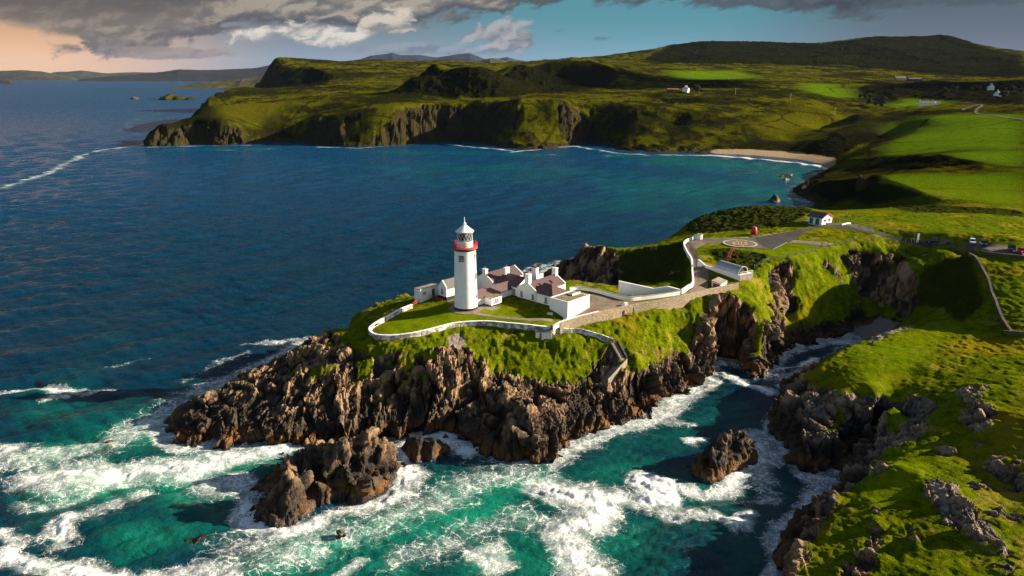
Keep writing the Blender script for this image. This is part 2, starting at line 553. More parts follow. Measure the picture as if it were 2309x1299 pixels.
LINES = [
    # headland: ridge, slopes, rim
    pxz([(380, 975, 2.5), (440, 905, 4.5), (540, 838, 8), (640, 795, 12), (700, 760, 14.5), (760, 735, 16)]),
    pxz([(480, 930, 4.5), (600, 905, 6), (700, 890, 8), (800, 870, 9), (900, 865, 9.5), (1000, 868, 9.5), (1080, 845, 10), (1150, 850, 9)]),
    pxz([(400, 985, 2.2), (480, 975, 2.2), (600, 985, 2), (700, 980, 2.5), (850, 960, 3), (960, 955, 3)]),
    pxz([(700, 805, 12.5), (800, 795, 14.5), (900, 795, 15), (1000, 800, 15), (1060, 800, 14.5)]),
    pxz([(1245, 750, 17), (1200, 750, 17), (1140, 746, 17.2), (1080, 742, 17.4), (1000, 752, 17.3), (940, 764, 17), (870, 774, 16.6), (835, 764, 16.9), (824, 742, 17.3), (850, 720, 17.8), (900, 700, 18.3), (945, 682, 19)]),
    pxz([(860, 745, 17.9), (950, 740, 18.2), (1080, 726, 18.8), (1240, 730, 18.9)]),
    pxz([(1000, 700, 20), (1050, 703, 20), (1100, 695, 20)]),
    pxz([(1150, 692, 19.9), (1250, 702, 19.7)]), pxz([(1077, 670, 20), (1160, 670, 20), (1250, 695, 20)]),
    pxz([(955, 668, 19.5), (1000, 655, 20), (1100, 640, 20), (1200, 630, 20), (1300, 655, 20)]),
    pxz([(1340, 700, 19.7), (1400, 690, 19.7), (1340, 670, 20), (1400, 674, 19.8)]),
    [W(-46, 198, 15), W(-22, 214, 18), W(0, 221, 18.5), W(20, 221, 18), W(34, 212, 19), W(44, 205, 19)],
    # promontory at the foot of the cliff
    pxz([(1130, 900, 8.2), (1165, 895, 10), (1192, 925, 9.2), (1205, 960, 7.5), (1214, 1005, 4.6)]),
    pxz([(1190, 930, 8), (1260, 930, 6), (1330, 930, 3.5)]), pxz([(1085, 930, 4.0), (1100, 975, 2.2), (1140, 1020, 1.8)]), pxz([(1180, 868, 8.2), (1230, 880, 6.8)]),
    pxz([(1225, 800, 12.8), (1300, 820, 11), (1250, 865, 8)]),
    pxz([(1250, 746, 17), (1310, 752, 16), (1380, 772, 14.3), (1402, 810, 11), (1365, 855, 7)]),
    pxz([(1430, 790, 13), (1450, 830, 9), (1420, 872, 5), (1470, 905, 3)]),
    pxz([(1450, 725, 16.6), (1520, 706, 16.9), (1560, 704, 16.6), (1590, 708, 16)]),
    pxz([(1590, 705, 16.5), (1575, 760, 11), (1592, 800, 5.5), (1600, 830, 2)]), pxz([(1500, 770, 13), (1520, 830, 6.5), (1535, 870, 2.2)]),
    pxz([(1265, 748, 17.2), (1300, 738, 17.4), (1350, 722, 17.8), (1400, 713, 18), (1430, 711, 18), (1480, 698, 18.4), (1540, 683, 18.9), (1600, 665, 19.6), (1650, 643, 20.5)]),
    pxz([(1420, 692, 19.8), (1500, 672, 20), (1560, 656, 20.3), (1575, 635, 20.7), (1580, 600, 21.6), (1568, 575, 22.3), (1556, 555, 23), (1575, 545, 23.3), (1620, 548, 23.3), (1668, 550, 23.3)]),
    pxz([(1600, 670, 18.9), (1640, 668, 18.6), (1680, 672, 18.2)]),
    pxz([(1700, 672, 18), (1715, 705, 14), (1735, 722, 11), (1748, 753, 7), (1757, 784, 3)]), pxz([(1717, 708, 13.6), (1705, 790, 5), (1692, 835, 1.5)]),
    # helipad shelf and shed road
    pxz([(1640, 550, 23.3), (1700, 550, 23.3), (1745, 562, 23.2)]), pxz([(1700, 541, 23.4), (1815, 517, 25.5), (1900, 508, 26.2), (1960, 527, 26.2), (2060, 547, 26.6)]),
    pxz([(1745, 562, 23.2), (1800, 540, 24), (1880, 550, 25)]),
    pxz([(2100, 552, 26.8), (2200, 556, 27.4), (2309, 575, 28)]), pxz([(2120, 537, 27), (2200, 541, 27.5), (2309, 560, 28.2)]),
    # cliffs of the far side of the gully
    pxz([(1668, 637, 20.8), (1700, 618, 21.5), (1745, 592, 23), (1800, 576, 23.6), (1850, 566, 24), (1900, 556, 24.4), (1945, 548, 24.6), (2000, 556, 24.4), (2035, 561, 24.4), (2068, 582, 24)]),
    pxz([(1745, 640, 16), (1760, 690, 8), (1770, 740, 3)]), pxz([(1780, 617, 19.5), (1800, 660, 14), (1820, 705, 8), (1840, 765, 1.5)]),
    pxz([(1850, 600, 19), (1870, 650, 13.5), (1880, 700, 7), (1890, 750, 1.8)]), pxz([(1900, 585, 20), (1930, 650, 11), (1950, 690, 5)]),
    pxz([(1990, 575, 20), (2000, 640, 10.5), (2010, 685, 4.5)]), pxz([(2050, 600, 19), (2065, 650, 11), (2075, 680, 6)]),
    pxz([(1935, 735, 1), (1990, 700, 3.2), (2040, 690, 3.8)]), pxz([(1955, 752, 1.4), (2040, 740, 2.5)]),
    pxz([(2060, 690, 4.5), (2100, 670, 8), (2140, 640, 13), (2170, 600, 20.5), (2185, 577, 26)]),
    pxz([(2185, 577, 26.3), (2215, 612, 24.3), (2235, 662, 21.5), (2252, 705, 19.6), (2280, 752, 18.2), (2310, 800, 17.5)]),
    pxz([(2100, 592, 20.5), (2130, 580, 22.5), (2155, 577, 24)]),
    # near side of the gully and the grassy land on the right
    pxz([(2125, 658, 15.5), (2165, 682, 16.5), (2158, 705, 15.5), (2103, 728, 14), (2030, 737, 13.2), (1950, 765, 12.3), (1890, 790, 11.4), (1822, 838, 9), (1795, 862, 6.5)]),
    pxz([(2190, 690, 17.5), (2170, 740, 15.8), (2100, 790, 14.6), (2000, 810, 13.6), (1920, 830, 12.2)]), pxz([(2309, 600, 26.3), (2309, 680, 21.8), (2309, 790, 18)]),
    pxz([(2200, 790, 15.8)]), pxz([(2290, 850, 18.6), (2200, 870, 16.3), (2140, 900, 14.6)]), pxz([(2200, 940, 16), (2260, 930, 17.8), (2309, 930, 19)]),
    pxz([(2050, 860, 13), (2100, 900, 13.4), (2120, 930, 13.4)]),
    pxz([(1900, 880, 11.2), (1960, 860, 12.6), (1985, 895, 12.6)]), pxz([(1852, 1005, 6), (1870, 965, 9), (1905, 950, 10.4), (1960, 920, 11.6), (2030, 905, 12.6)]),
    pxz([(1815, 890, 8.2), (1800, 945, 7), (1815, 1005, 5.5)]),
    pxz([(1890, 1058, .6), (1930, 1025, 1.2), (1990, 988, 3), (2045, 962, 6.5), (2090, 935, 10.5)]),
    pxz([(1900, 1085, 3), (1950, 1052, 7), (2000, 1012, 10.5), (2060, 988, 12.4), (2120, 965, 13.4)]),
    pxz([(2010, 1045, 12), (2065, 1065, 13.8), (2140, 1110, 14.4), (2200, 1180, 14.7), (2280, 1270, 15), (2330, 1330, 15.2)]),
    pxz([(2150, 1010, 13), (2220, 1060, 13.6), (2290, 1130, 14.2)]), pxz([(2309, 1040, 17.5)]),
    [W(104, 70, 17), W(104, 97, 24.5), W(110, 116, 24), W(122, 140, 17)],
    pxz([(1902, 1098, 8.6), (1866, 1130, 9), (1826, 1190, 8.8), (1804, 1260, 9.2), (1798, 1310, 9.2)]), pxz([(1960, 1125, 11.8), (1990, 1180, 12.2), (1950, 1250, 11.4), (1900, 1299, 10.9)]),
    pxz([(2050, 1250, 13), (2100, 1299, 13.6)]), pxz([(1850, 1400, 8), (2000, 1400, 11.5), (2200, 1400, 14.5)]),
    # knoll behind the neck, hollow, bushy back slope
    pxz([(1240, 590, 9), (1270, 568, 15), (1300, 550, 18.5), (1325, 543, 20), (1370, 556, 19), (1400, 560, 18.5), (1450, 556, 19.5), (1500, 550, 21), (1540, 543, 22.5)]),
    pxz([(1262, 612, 6), (1320, 600, 11), (1380, 610, 11.5)]), pxz([(1390, 655, 11), (1450, 640, 12), (1520, 635, 14)]), pxz([(1480, 590, 17), (1530, 590, 19)]),
    pxz([(1400, 664, 17.5), (1530, 662, 19)]),
    pxz([(1545, 507, 16), (1600, 480, 19), (1640, 470, 20.5), (1700, 464, 21.5), (1780, 467, 22.5), (1830, 472, 24)]), pxz([(1590, 528, 23), (1700, 522, 23.6), (1790, 505, 25), (1830, 492, 26)]),
    pxz([(1880, 478, 24), (1960, 482, 26), (2100, 482, 28), (2309, 492, 30)]), pxz([(1920, 510, 26.3), (2060, 522, 27.3), (2200, 525, 28.6), (2309, 540, 29.5)]),
    pxz([(1850, 462, 2), (1900, 468, 8), (2000, 468, 15), (2100, 463, 21), (2309, 476, 27)]),
    # fields round the bay
    pxz([(1950, 398, 20), (2000, 395, 22.5), (2100, 392, 24), (2309, 388, 25)]), pxz([(1950, 400, 20), (2000, 416, 22), (2060, 430, 23.2), (2110, 444, 24), (2309, 468, 25)]),
    pxz([(1820, 420, 4), (1880, 430, 7), (1960, 440, 12)]), pxz([(1840, 412, 8), (1900, 405, 12), (1945, 400, 16)]),
    pxz([(2080, 350, 28.5), (2200, 345, 30), (2309, 342, 31)]), pxz([(2080, 355, 26.5), (2170, 362, 28), (2230, 372, 29), (2309, 384, 29.5)]),
    pxz([(1880, 376, 8), (1920, 362, 14), (1990, 352, 20), (2060, 352, 25)]), pxz([(1930, 385, 10), (2000, 378, 17), (2100, 375, 22)]),
    pxz([(1885, 372, 10), (1940, 345, 18), (2010, 320, 25), (2080, 300, 30)]), pxz([(1885, 358, 4.5), (1935, 335, 10), (2000, 308, 17), (2040, 290, 24)]),
    pxz([(1790, 336, 6), (1840, 316, 15), (1900, 297, 22), (1990, 280, 28), (2080, 272, 33)]), pxz([(1850, 300, 14), (1920, 282, 20), (1990, 266, 27)]),
    pxz([(2200, 330, 32), (2309, 325, 34)]), pxz([(2150, 290, 34), (2309, 290, 36)]), pxz([(2080, 262, 38), (2180, 262, 39), (2309, 270, 40)]),
    pxz([(2060, 252, 38), (2110, 254, 39.5), (2220, 244, 43), (2309, 248, 44)]),
    pxz([(1605, 337, 2.5), (1700, 340, 3), (1800, 345, 3), (1880, 357, 4)]),
    pxz([(1640, 300, 17), (1720, 308, 14), (1790, 322, 8)]), pxz([(1600, 332, 4.2), (1700, 334, 4.4), (1800, 339, 4.2)]),
    # far cliffs and the country behind
    pxd([(335, 288, 868), (360, 272, 874), (385, 278, 872)]), pxd([(400, 262, 890), (440, 262, 893), (500, 268, 886), (600, 264, 890), (640, 246, 900), (690, 250, 905), (760, 268, 878), (800, 258, 880), (900, 232, 892), (940, 236, 908), (1050, 231, 938), (1140, 228, 930), (1165, 222, 892), (1250, 225, 895), (1290, 228, 938), (1390, 226, 945), (1430, 240, 892), (1520, 245, 890), (1600, 254, 880), (1680, 276, 850), (1740, 305, 815)]),
    pxd([(760, 300, 868), (860, 280, 872), (930, 270, 880)]), pxd([(1160, 290, 872), (1250, 280, 878)]), pxd([(1385, 300, 868), (1440, 275, 876), (1530, 285, 872)]),
    pxd([(450, 234, 935), (650, 229, 970), (800, 216, 1040), (1000, 222, 1000), (1200, 215, 1000), (1400, 214, 1050), (1600, 224, 1000), (1800, 232, 930), (1950, 255, 880)]),
    pxd([(455, 214, 1080), (520, 198, 1250), (565, 196, 1400), (640, 224, 1100)]), 
    pxd([(612, 124, 1750), (660, 129, 1790), (740, 137, 1850)]), pxd([(611, 126, 1750), (606, 150, 1750), (598, 172, 1750), (586, 188, 1750), (574, 196, 1750)]), pxd([(614, 126, 1745), (640, 150, 1680), (665, 175, 1610), (697, 198, 1540)]), pxd([(580, 204, 1725), (603, 216, 1640), (640, 223, 1560), (688, 222, 1480)]), pxd([(690, 150, 1640), (760, 168, 1480), (740, 195, 1300)]),
    pxd([(740, 138, 2000), (870, 139, 2300), (1000, 142, 2300), (1100, 145, 2200), (1220, 146, 2100), (1290, 138, 2000), (1400, 135, 2300), (1460, 120, 2700), (1510, 104, 2800), (1570, 96, 2800), (1620, 97, 2800), (1655, 100, 2750), (1715, 98, 2750), (1780, 104, 2700), (1850, 101, 2700), (1920, 91, 2700), (1990, 85, 2700), (2100, 84, 2700), (2160, 92, 2600), (2200, 107, 2500), (2260, 117, 2500), (2309, 130, 2500), (2500, 140, 2500)]),
    pxd([(900, 175, 1500), (1000, 172, 1500), (1100, 175, 1400)]), pxd([(850, 200, 1200), (900, 195, 1200)]),
    pxd([(1500, 165, 1600), (1700, 158, 1900), (1900, 155, 2000)]), pxd([(1480, 190, 1250), (1650, 185, 1350), (1800, 188, 1300), (1950, 195, 1250)]),
    pxd([(1550, 208, 1080), (1700, 205, 1120), (1850, 212, 1050)]), pxd([(2000, 190, 1500), (2309, 185, 1500)]), pxd([(1980, 235, 1050), (2040, 232, 1080)]),
    pxd([(1960, 160, 1950), (2100, 150, 2050), (2250, 140, 2050), (2309, 150, 1950)]), pxd([(2150, 118, 2300), (2309, 160, 1900)]),
]
BUMPS = [(985, 155, 1130, 42, 36), (1062, 154, 1085, 74, 36), (1168, 149, 1200, 84, 40), (1290, 133, 1450, 125, 55), (1385, 148, 1480, 110, 30), (940, 178, 1060, 40, 20), (1110, 178, 1030, 50, 20)]

fixed = np.zeros((NV, NU), bool)
acc = np.zeros((NV, NU))
cnt = np.zeros((NV, NU))
land = fill_poly((NV, NU), np.array([cell(p[0], p[1]) for p in COAST]))


def raster(pts):
    c = [(*cell(p[0], p[1]), p[2]) for p in pts]
    if len(c) == 1:
        c = c * 2
    for a, b in zip(c[:-1], c[1:]):
        n = int(max(abs(a[0] - b[0]), abs(a[1] - b[1])) * 2) + 2
        t = np.linspace(0, 1, n)
        cu = np.rint(a[0] + (b[0] - a[0]) * t).astype(int)
        cv = np.rint(a[1] + (b[1] - a[1]) * t).astype(int)
        ok = (cu >= 0) & (cu < NU) & (cv >= 0) & (cv < NV)
        np.add.at(acc, (cv[ok], cu[ok]), (a[2] + (b[2] - a[2]) * t)[ok])
        np.add.at(cnt, (cv[ok], cu[ok]), 1)


for ln in LINES:
    raster(ln)
fixed = cnt > 0
vals = np.where(fixed, acc / np.maximum(cnt, 1), 0.0)
fixed &= land
sea = ~land
fixed |= sea
nearland = blur(land.astype(float), 1, 1) > 0
vals = np.where(sea, np.where(nearland, -1.2, -4.0), vals)
HC = solve(fixed, vals)
uu = U0 + DU * np.arange(NU)
vv = V0 + DV * np.arange(NV)
XC = np.exp(vv)[:, None] * np.sin(uu)[None]
YC = np.exp(vv)[:, None] * np.cos(uu)[None]
for px, py, d, rad, h in BUMPS:
    c = UD(px, py, d)
    base = HC[tuple(int(round(q)) for q in cell(c[0], c[1])[::-1])]
    g = np.exp(-(((XC - c[0]) ** 2 + (YC - c[1]) ** 2) / (rad * .75) ** 2))
    HC = HC + np.where(land, g * (c[2] - base), 0)
HCs = np.where(land, blur(HC, 1, 1), HC)


def zc(x, y):
    cu, cv = cell(np.asarray(x, float), np.asarray(y, float))
    return bil(HCs, cv, cu)


def hit(px, py, zmin=0.0):
    """the place on the land that is seen at (px, py)"""
    d = ray(px, py)
    d = d / np.linalg.norm(d)
    t = np.exp(np.linspace(math.log(60), math.log(6000), 9000))
    p = d[None] * t[:, None] + np.array([0, 0, CAM_Z])
    g = np.maximum(zc(p[:, 0], p[:, 1]), zmin)
    k = np.argmax(p[:, 2] <= g)
    if k == 0:
        k = len(t) - 1
    q = p[k]
    return np.array([q[0], q[1], g[k]])


def region(polys, soft=1):
    out = np.zeros((NV, NU))
    for poly in polys:
        pts = [hit(*p) if not isinstance(p, np.ndarray) else p for p in poly]
        out = np.maximum(out, fill_poly((NV, NU), np.array([cell(p[0], p[1]) for p in pts])))
    return blur(out, soft, 2) if soft else out
# ------------------------------------------------------------------ ground cover regions
R_ROCK = region([
    [(362, 1005), (440, 898), (540, 830), (640, 788), (745, 735), (770, 775), (850, 802), (960, 805), (1005, 780), (1060, 790), (1090, 815), (1150, 800), (1160, 850), (1240, 880), (1300, 960), (1215, 1046), (1100, 1030), (900, 985), (600, 1005)],
    [(1120, 880), (1240, 878), (1330, 885), (1420, 878), (1500, 895), (1495, 950), (1300, 1000), (1215, 1050), (1100, 1030)],
    [(1225, 611), (1260, 574), (1320, 545), (1365, 558), (1388, 590), (1370, 640), (1280, 640)],
    [(2095, 1082), (2065, 1105), (2120, 1150), (2190, 1220), (2250, 1290), (2309, 1299), (2250, 1205), (2190, 1140), (2140, 1090)],
    [(2165, 945), (2205, 985), (2240, 960), (2245, 925), (2205, 905)], [(2268, 1052), (2309, 1115), (2309, 1062)],
    [(1995, 1022), (2050, 1000), (2100, 962), (2085, 930), (2030, 955)], [(2145, 892), (2195, 868), (2250, 882), (2190, 912)],
    [(1880, 1299), (1940, 1235), (1985, 1160), (1995, 1240), (1960, 1299)], [(2020, 1190), (2060, 1180), (2090, 1220), (2050, 1240)],
    [(1780, 900), (1850, 870), (1900, 885), (1880, 950), (1860, 1010), (1790, 1070), (1780, 990), (1740, 960)],
    [(1700, 1240), (1780, 1180), (1860, 1120), (1900, 1085), (1960, 1045), (1930, 1090), (1850, 1190), (1800, 1299), (1740, 1299)]])
R_GRASS = region([
    [(770, 735), (830, 762), (1000, 752), (1245, 748), (1380, 775), (1345, 815), (1300, 840), (1240, 850), (1228, 800), (1200, 800), (1130, 815), (1080, 785), (1010, 778), (900, 790), (840, 806), (785, 785)],
    [(1265, 745), (1400, 710), (1600, 662), (1592, 705), (1545, 790), (1490, 835), (1445, 850), (1412, 880), (1402, 800), (1382, 765)],
    [(1690, 640), (1745, 600), (1760, 690), (1765, 740), (1722, 700)], [(1770, 620), (1850, 640), (1935, 690), (1880, 730), (1830, 745), (1800, 690)],
    [(1700, 665), (1722, 705), (1745, 735), (1712, 740)], [(2030, 548), (2190, 560), (2240, 660), (2262, 740), (2160, 740), (2130, 690), (2070, 688), (2062, 590)],
    [(1840, 745), (1850, 690), (1925, 690), (1960, 720), (1900, 745)], [(1690, 610), (1760, 588), (1900, 560), (2040, 552), (2060, 575), (1950, 562), (1850, 580), (1700, 630)],
    [(790, 264), (900, 236), (940, 246), (920, 290), (860, 318), (780, 322)], [(1160, 226), (1255, 228), (1258, 295), (1200, 322), (1162, 300)], [(1436, 246), (1600, 257), (1700, 292), (1650, 330), (1480, 332), (1400, 312)], [(400, 266), (640, 262), (640, 290), (500, 300), (420, 290)], [(1590, 334), (1640, 290), (1760, 295), (1890, 335), (1890, 356), (1800, 345), (1700, 339)]])
R_SCRUB_SHADE = region([  # bushes, plus grass slopes whose shade is put into the colour
    [(1545, 507), (1640, 468), (1780, 466), (1830, 478), (1790, 505), (1700, 518), (1600, 526), (1550, 525)],
    [(1390, 565), (1540, 545), (1555, 590), (1550, 642), (1400, 635)], [(2060, 690), (2080, 600), (2180, 580), (2225, 680), (2160, 740), (2130, 700)],
    [(1590, 565), (1640, 560), (1740, 575), (1700, 610), (1620, 590)], [(2000, 468), (2309, 478), (2309, 492), (2050, 480)],
    [(1820, 420), (1950, 402), (2100, 445), (1960, 465), (1850, 455)], [(1930, 385), (2080, 352), (2240, 378), (2050, 386)], [(1890, 356), (1940, 330), (2005, 305), (2040, 292), (1960, 300), (1800, 338)]])
R_MOOR = region([[(1840, 482), (1960, 484), (2309, 494), (2309, 545), (2200, 532), (1950, 512)], [(2200, 585), (2309, 590), (2309, 700), (2245, 690)],
                 [(1680, 285), (1800, 235), (1960, 258), (1850, 318), (1760, 320)], [(400, 262), (470, 234), (650, 230), (640, 250), (500, 268)]])
R_LUSH = region([[(1960, 402), (2309, 390), (2309, 466), (2110, 442), (2000, 416)], [(2085, 353), (2309, 344), (2309, 382), (2180, 362)], [(2080, 266), (2309, 258), (2309, 342), (2085, 346), (1990, 352), (2010, 320), (2080, 298), (1990, 290)],
                 [(850, 738), (925, 696), (1000, 690), (1100, 690), (1240, 724), (1080, 730), (950, 747), (880, 755)],
                 [(1720, 568), (1800, 540), (1880, 555), (1830, 575), (1740, 590)], [(1640, 560), (1740, 566), (1740, 578), (1660, 572)],
                 [(1900, 795), (2040, 742), (2120, 735), (2165, 690), (2180, 740), (2100, 800), (1985, 880), (1920, 850)],
                 [(1500, 165), (1640, 160), (1720, 178), (1540, 182)], [(1800, 192), (1880, 190), (1935, 222), (1840, 214)], [(2000, 240), (2050, 215), (2150, 230), (2060, 245)],
                 [(1930, 1080), (2050, 1020), (2100, 1060), (2040, 1120), (1960, 1150)]], 2)
R_SAND = region([[(1598, 346), (1610, 336), (1700, 338), (1800, 343), (1885, 356), (1872, 379), (1790, 362), (1700, 352)]], 1)
R_GRAVEL = region([[(1920, 752), (1930, 735), (1990, 698), (2045, 688), (2060, 735), (1960, 775)], [(1005, 758), (1045, 748), (1050, 780), (1015, 795)],
                   [(2095, 1095), (2115, 1092), (2150, 1150), (2130, 1160)]], 1)
R_DARK = region([[(1440, 137), (1510, 106), (1570, 97), (1715, 99), (1850, 102), (1990, 87), (2100, 85), (2200, 109), (2309, 132), (2309, 175), (2100, 168), (1900, 150), (1700, 150), (1500, 145)],  # skyline hills, cloud shade put into a dark colour
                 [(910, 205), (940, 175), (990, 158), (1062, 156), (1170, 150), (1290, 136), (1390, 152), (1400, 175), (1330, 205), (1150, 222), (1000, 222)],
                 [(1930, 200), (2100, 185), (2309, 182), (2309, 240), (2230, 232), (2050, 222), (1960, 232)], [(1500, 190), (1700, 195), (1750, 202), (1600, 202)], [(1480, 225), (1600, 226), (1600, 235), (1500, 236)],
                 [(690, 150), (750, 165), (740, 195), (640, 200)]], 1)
R_FLAT = region([[(845, 742), (925, 694), (950, 664), (1080, 640), (1190, 620), (1300, 650), (1410, 672), (1534, 662), (1562, 645), (1560, 585), (1543, 562), (1545, 545), (1575, 538), (1700, 540), (1815, 516), (1900, 507),
                  (1965, 524), (2060, 543), (2120, 536), (2200, 540), (2309, 560), (2309, 578), (2190, 560), (2060, 552), (1960, 532), (1880, 512), (1820, 525), (1745, 565), (1640, 560), (1590, 560), (1600, 600), (1590, 650), (1500, 685), (1400, 702), (1280, 722), (1240, 732), (1080, 732), (950, 755), (870, 758)],
                 [(1596, 600), (1640, 585), (1690, 605), (1695, 628), (1668, 640), (1605, 615)]], 1)

# ------------------------------------------------------------------ the land: one sheet, finer where it is near
nu_f = 1187
uf = np.linspace(U0, U1, nu_f)
vf = np.concatenate([np.arange(math.log(45), math.log(340), .00140), np.arange(math.log(340), math.log(1350), .0027), np.arange(math.log(1350), math.log(5200), .006)])
CV, CU = (vf - V0) / DV, (uf - U0) / DU
GV, GU = np.broadcast_to(CV[:, None], (len(vf), nu_f)), np.broadcast_to(CU[None], (len(vf), nu_f))
RR = np.exp(vf)[:, None] + 0 * uf[None]
XX, YY = RR * np.sin(uf)[None], RR * np.cos(uf)[None]


def up(a):
    return bil(a, GV, GU)


ZB = blur(up(HCs), 2, 1)
keep = ZB > -3.2
idx = -np.ones(keep.shape, np.int64)
sel = np.flatnonzero(keep.ravel())
idx.ravel()[sel] = np.arange(len(sel))
P = np.stack([XX.ravel()[sel], YY.ravel()[sel], ZB.ravel()[sel]], 1)
# normals of the smooth surface
e_u = np.stack([np.gradient(XX, axis=1), np.gradient(YY, axis=1), np.gradient(ZB, axis=1)], -1)
e_v = np.stack([np.gradient(XX, axis=0), np.gradient(YY, axis=0), np.gradient(ZB, axis=0)], -1)
N3 = np.cross(e_u, e_v)
N3 /= np.linalg.norm(N3, axis=-1, keepdims=True) + 1e-9
N = N3.reshape(-1, 3)[sel]
r = RR.ravel()[sel]
reg = lambda a: up(a).ravel()[sel]
nz = N[:, 2]
q2 = P * np.array([1, 1, 1.0])
far = sstep(r, 330, 520)
n_big = fbm(q2, 14 + 0 * r[:, None], 3, s=3)
n_med = fbm(q2, 4.0, 3, s=11)
inlet = sstep(P[:, 0], 52, 62) * sstep(r, 185, 200) * (1 - far) * .27
grass = sstep(nz + .12 * n_big + .10 * n_med + inlet, .66 - .10 * far, .84 - .08 * far)
rock_r, grass_r = reg(R_ROCK), reg(R_GRASS)
grass = np.clip(grass * (1 - .95 * np.clip(rock_r * (1.25 + .9 * n_big + .8 * n_med), 0, 1) * (1 - .9 * sstep(n_med + .7 * n_big, .12, .36) * sstep(P[:, 2], 8.0, 11.5) * sstep(P[:, 0], -62, -50) * (P[:, 0] < 46))), 0, 1)
steepok = sstep(nz + .10 * n_med, .38, .58)
grass = np.maximum(grass, np.clip(grass_r * 1.1 * (steepok + .45 * sstep(n_med + n_big, -.2, .5)), 0, 1))
lift_ = np.where((P[:, 0] < 46) & (r < 232), 4.5, 0.0)
grass *= sstep(P[:, 2] - lift_ + 2.0 * n_big + 1.0 * n_med, 2.0, 5.5)
crag = sstep(fbm(P, 4.5, 3, s=131) + .5 * fbm(P, 12, 2, s=133), .40, .58) * sstep(P[:, 0], 48, 56) * sstep(r, 165, 140)
grass = grass * (1 - .97 * crag)
flat = np.clip(reg(R_FLAT), 0, 1)
grass = np.maximum(grass, flat)
sand = np.clip(reg(R_SAND), 0, 1) * sstep(P[:, 2], 7.0, 4.5)
grav = np.clip(reg(R_GRAVEL), 0, 1) * np.where(P[:, 2] < 12, sstep(P[:, 2], 5.5, 3.8), 1.0)
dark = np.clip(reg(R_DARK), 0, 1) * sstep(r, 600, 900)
scrub_shade = np.clip(reg(R_SCRUB_SHADE), 0, 1)
lush = np.clip(reg(R_LUSH), 0, 1)
moor = np.clip(reg(R_MOOR), 0, 1)
grass = grass * (1 - grav) * (1 - sand)
rock = np.clip(1 - grass, 0, 1) * (1 - sand) * (1 - .8 * grav) * (1 - flat)

disp = np.zeros(len(P), np.float32)
near_m = (rock > .02) & (r < 520)
pn = P[near_m]
f1, e1 = facets(pn + 1.0 * np.stack([fbm(pn, 9, 2, s=41), fbm(pn, 9, 2, s=43), 0 * pn[:, 0]], 1), strata(7.0), 1, 2.3)
f2, e2 = facets(pn, strata(3.0, 42, 34), 2, 2.4)
f3, e3 = facets(pn, strata(1.2, 30, 25), 3, 2.2)
big = fbm(pn, 16, 2, s=23)
bn = np.array([.80, -.28, .53]) / np.linalg.norm([.80, -.28, .53])
bd = pn @ bn + .5 * fbm(pn, 7, 2, s=25)
saw = lambda q: (q - np.floor(q)) - .5
bed = (.85 * saw(bd / 2.3) + .4 * saw(bd / .83 + .3)) * sstep(fbm(pn, 11, 2, s=27), -.45, .15)
steep = 1 - .45 * sstep(N[near_m, 2], .55, .95)
dn = (2.6 - .9 * sstep(-pn[:, 0], 25, 60)) * f1 + 1.15 * f2 + .42 * f3 - .8 * (1 - sstep(e1, 0, .10)) - .3 * (1 - sstep(e2, 0, .10)) + 1.5 * big + bed
block = np.full(len(P), .5, np.float32)
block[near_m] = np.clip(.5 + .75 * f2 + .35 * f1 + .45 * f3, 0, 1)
wet = sstep(pn[:, 2], -2, 1.0)
disp[near_m] += (1 - far[near_m]) * rock[near_m] * steep * (dn * (.4 + .6 * wet) - .15)
far_m = (rock > .02) & (r > 330) & (r < 2600)
pf = P[far_m]
f1, e1 = facets(pf, strata(30, 20, 10), 4, 1.4)
f2, e2 = facets(pf, strata(11, 35, 15), 5, 1.5)
disp[far_m] += far[far_m] * rock[far_m] * (8.5 * f1 + 3.4 * f2 - 2.5 * (1 - sstep(e1, 0, .15)) - 1.0 * (1 - sstep(e2, 0, .2))) * sstep(pf[:, 2], -2, 6)
# grass: tussocks near, rolling ground further away
g_amp = grass * (1 - flat) * (1 - .5 * lush)
tus = .75 * fbm(P, 6.5, 3, s=61) * (1 - .6 * lush) * (1 - .45 * sstep(P[:, 0], 48, 60)) + .26 * fbm(P * np.array([1.3, .8, .6]), 1.3, 3, s=67)
disp += (1 - far) * g_amp * tus * (1 + .8 * scrub_shade + .7 * grass_r) * (1 - .35 * sstep(P[:, 0], 48, 60) * sstep(r, 200, 170))
disp += (1 - far) * scrub_shade * .8 * fbm(P, 2.2, 3, s=71, ridged=True)
roll = fbm(P, 45, 4, s=81, ridged=True) * 2.2 * (.35 + .65 * sstep(r, 480, 900)) + fbm(P, 190, 3, s=83) * 5.0 * sstep(r, 800, 1500)
disp += far * (1 - sand) * (1 - .75 * lush) * (grass * roll + scrub_shade * 1.6 * fbm(P, 7, 3, s=85, ridged=True))
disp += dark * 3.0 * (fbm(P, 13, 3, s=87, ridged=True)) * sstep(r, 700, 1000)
knobs = fbm(P, 330, 4, s=91, ridged=True) * (5 + 9 * sstep(r, 2000, 2500))
disp += sstep(r, 1300, 1900) * knobs * (1 - sand) * sstep(P[:, 2], 1, 14)
disp *= 1 - .92 * np.clip(2.2 * up(blur(R_SAND, 5, 2)).ravel()[sel], 0, 1) * sstep(P[:, 2], 30, 14)
disp += (1 - far) * grav * .35 * fbm(P, .9, 2, s=95)
PD = P + N * disp[:, None]
PD[:, 2] = np.where((P[:, 2] < -.3) & (r > 400), np.minimum(PD[:, 2], P[:, 2]) - 2.0, PD[:, 2])
ZF = np.full(keep.size, -4.0)
ZF[sel] = PD[:, 2]
ZF = ZF.reshape(keep.shape)

